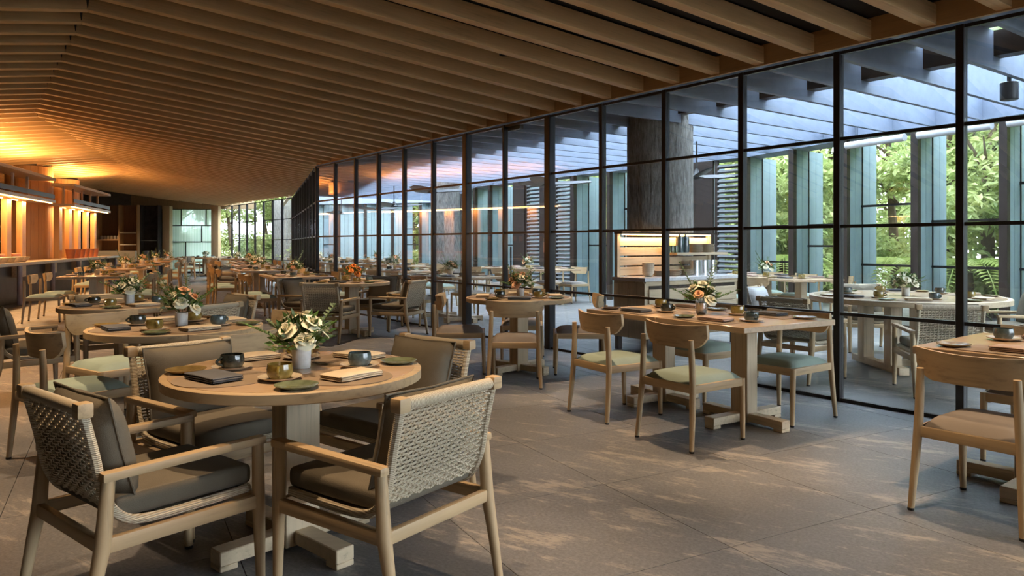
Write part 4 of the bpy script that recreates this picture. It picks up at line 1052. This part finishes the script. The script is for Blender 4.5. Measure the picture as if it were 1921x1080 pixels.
def downlight(x, y, e, size=1.0):
    p = V2(x, y); u0 = wall1(-1.7).dot(GU); k = (p.dot(GU) - u0) / 0.483; p = p + GU * ((math.floor(k) + 0.5 - k) * 0.483); x, y = p.x, p.y
    z = roof_z(p) + 0.07
    o = CAN.place((x, y, z), 0, 'small black downlight tucked between the ceiling beams', 'downlights between the ceiling beams', 'lamp')
    l = bpy.data.lights.new('spot', 'SPOT'); l.energy = e; l.color = (1.0, 0.71, 0.44); l.spot_size = size; l.spot_blend = 0.55; l.shadow_soft_size = 0.04
    lo = bpy.data.objects.new('spot', l); COL.objects.link(lo); lo.location = (x, y, z - 0.015)
SP = 90
for x, y, e in ((-1.0, 3.0, 80), (-0.4, 2.2, 60), (-2.2, 4.7, 80), (-3.4, 6.4, 80), (-2.2, 10.2, 90), (0.0, 7.2, 70), (1.05, 5.2, 90), (2.3, 3.9, 80), (0.9, 3.2, 60), (-0.6, 5.4, 60),
                (-3.9, 12.5, 90), (-5.3, 15.5, 90), (-6.5, 18.6, 90), (-7.2, 12.7, 90), (-8.6, 16.3, 90), (-10, 19.8, 90), (-11.3, 23.3, 90), (-12.5, 27, 90), (-5.4, 9.6, 90), (-8.5, 22, 90), (-3.6, 4.6, 80), (-10, 27, 90), (-4.5, 8.0, 80), (-16.6, 30.0, 110), (-15.2, 28.0, 80)):
    downlight(x, y, e * 1.1)

# ------------------------------------------------------------------ garden
def make_tree(seed, h, rx, nleaf, leafm='tree_leaf', low=0.25):
    rr = random.Random(seed); root = empty('garden_tree')
    b = MB(); b.tube([(0, 0, -0.2), (rr.uniform(-.1, .1), 0.05, h * 0.35), (rr.uniform(-.3, .3), rr.uniform(-.2, .2), h * 0.8)], [0.13, 0.10, 0.03], 8)
    for k in range(7):
        a = rr.uniform(0, 2 * PI); z = h * rr.uniform(0.3, 0.7); b.tube([(0, 0, z), (math.cos(a) * rx * 0.7, math.sin(a) * rx * 0.7, z + h * 0.15)], [0.05, 0.012], 6)
    b.build('trunk', 'bark', root)
    f = MB(); cl = [(Vector((rr.uniform(-1, 1) * rx, rr.uniform(-1, 1) * rx, h * rr.uniform(low, 1.0))), rr.uniform(0.35, 0.75)) for _ in range(26)]
    for i in range(nleaf):
        c, r = cl[i % len(cl)]; d = Vector((rr.gauss(0, 1), rr.gauss(0, 1), rr.gauss(0, 0.8))); p = c + d.normalized() * r * rr.uniform(0.5, 1.0)
        leaf_add(f, p, Vector((rr.uniform(-1, 1), rr.uniform(-1, 1), rr.uniform(-0.9, 0.3))), Vector((rr.uniform(-1, 1), rr.uniform(-1, 1), 0.6)), rr.uniform(0.12, 0.24), rr.uniform(0.05, 0.10))
    tag(f.build('foliage', leafm, root, smooth=0), kind='stuff')
    return Proto(root)
def make_fern(seed):
    rr = random.Random(seed); root = empty('tree_fern')
    MB().tube([(0, 0, -0.2), (0.03, 0, 0.6), (0, 0, 1.1)], [0.09, 0.08, 0.06], 8).build('trunk', 'bark', root)
    for k in range(11):
        a = 2 * PI * k / 11 + rr.uniform(-.2, .2); L = rr.uniform(1.0, 1.4); f = MB(); d = Vector((math.cos(a), math.sin(a), 0)); sd = Vector((-d.y, d.x, 0))
        pos = lambda t: d * (L * t) + Vector((0, 0, 1.08 + 0.75 * t - 1.15 * t * t))
        f.tube([pos(t / 6) for t in range(7)], 0.008, 4)
        for j in range(22):
            t = 0.08 + 0.92 * j / 21
            for s in (-1, 1): leaf_add(f, pos(t), sd * s + d * 0.4 + Vector((0, 0, -0.15)), Vector((0, 0, 1)), 0.30 * math.sin(PI * min(1, 0.15 + 0.85 * t)) + 0.03, 0.055)
        f.build('frond', 'fern_leaf', root, smooth=0)
    return Proto(root)
TREES = [make_tree(*a) for a in ((1, 6.5, 1.5, 10000, 'tree_leaf', 0.1), (2, 5.0, 1.3, 8500, 'tree_leaf', 0.0), (3, 7.2, 1.6, 10000, 'tree_leaf', 0.2))]
FERN = make_fern(4)
LABT = ['tall leafy garden tree outside the terrace windows', 'bushy lower garden tree outside the terrace windows', 'wide-crowned garden tree outside the terrace windows']
def outside(i, dist):
    tot = [0]
    for a, b in zip(FAC, FAC[1:]): tot.append(tot[-1] + (b - a).length)
    s = i
    for k in range(len(FAC) - 1):
        if s <= tot[k + 1]:
            a, b = FAC[k], FAC[k + 1]; e = unit(b - a); return a + e * (s - tot[k]) + V2(e.y, -e.x) * dist
    return FAC[-1]
s = 0.5; k = 0
while s < 33:
    for dd in (3.6, 6.3, 9.2):
        p = outside(s + (0.9 if dd > 4 else 0), dd + R.uniform(-.5, .5)); TREES[k % 3].place((p.x, p.y, -0.12), R.uniform(0, 6), LABT[k % 3], LABT[k % 3].split(' outside')[0] + 's', 'tree'); k += 1
    s += 1.9
for s in (1.5, 4.2, 6.0, 7.8, 9.2, 11.5, 14.5):
    p = outside(s, 1.75 + R.uniform(0, 0.5)); FERN.place((p.x, p.y, -0.15), R.uniform(0, 6), 'tree fern with arching fronds outside the terrace windows', 'tree ferns outside the terrace windows', 'fern')
for x, y in ((-9.2, 34.5), (-13.5, 35.5), (-11.8, 37.5), (-15.2, 36.5), (-10.4, 36.2), (-8.2, 36.8), (-7.2, 34.8), (-12.9, 39), (-9.6, 39), (-17, 38)): TREES[1].place((x, y, -0.12), R.uniform(0, 6), 'bushy garden tree behind the far corner window', 'trees behind the far corner window', 'tree')
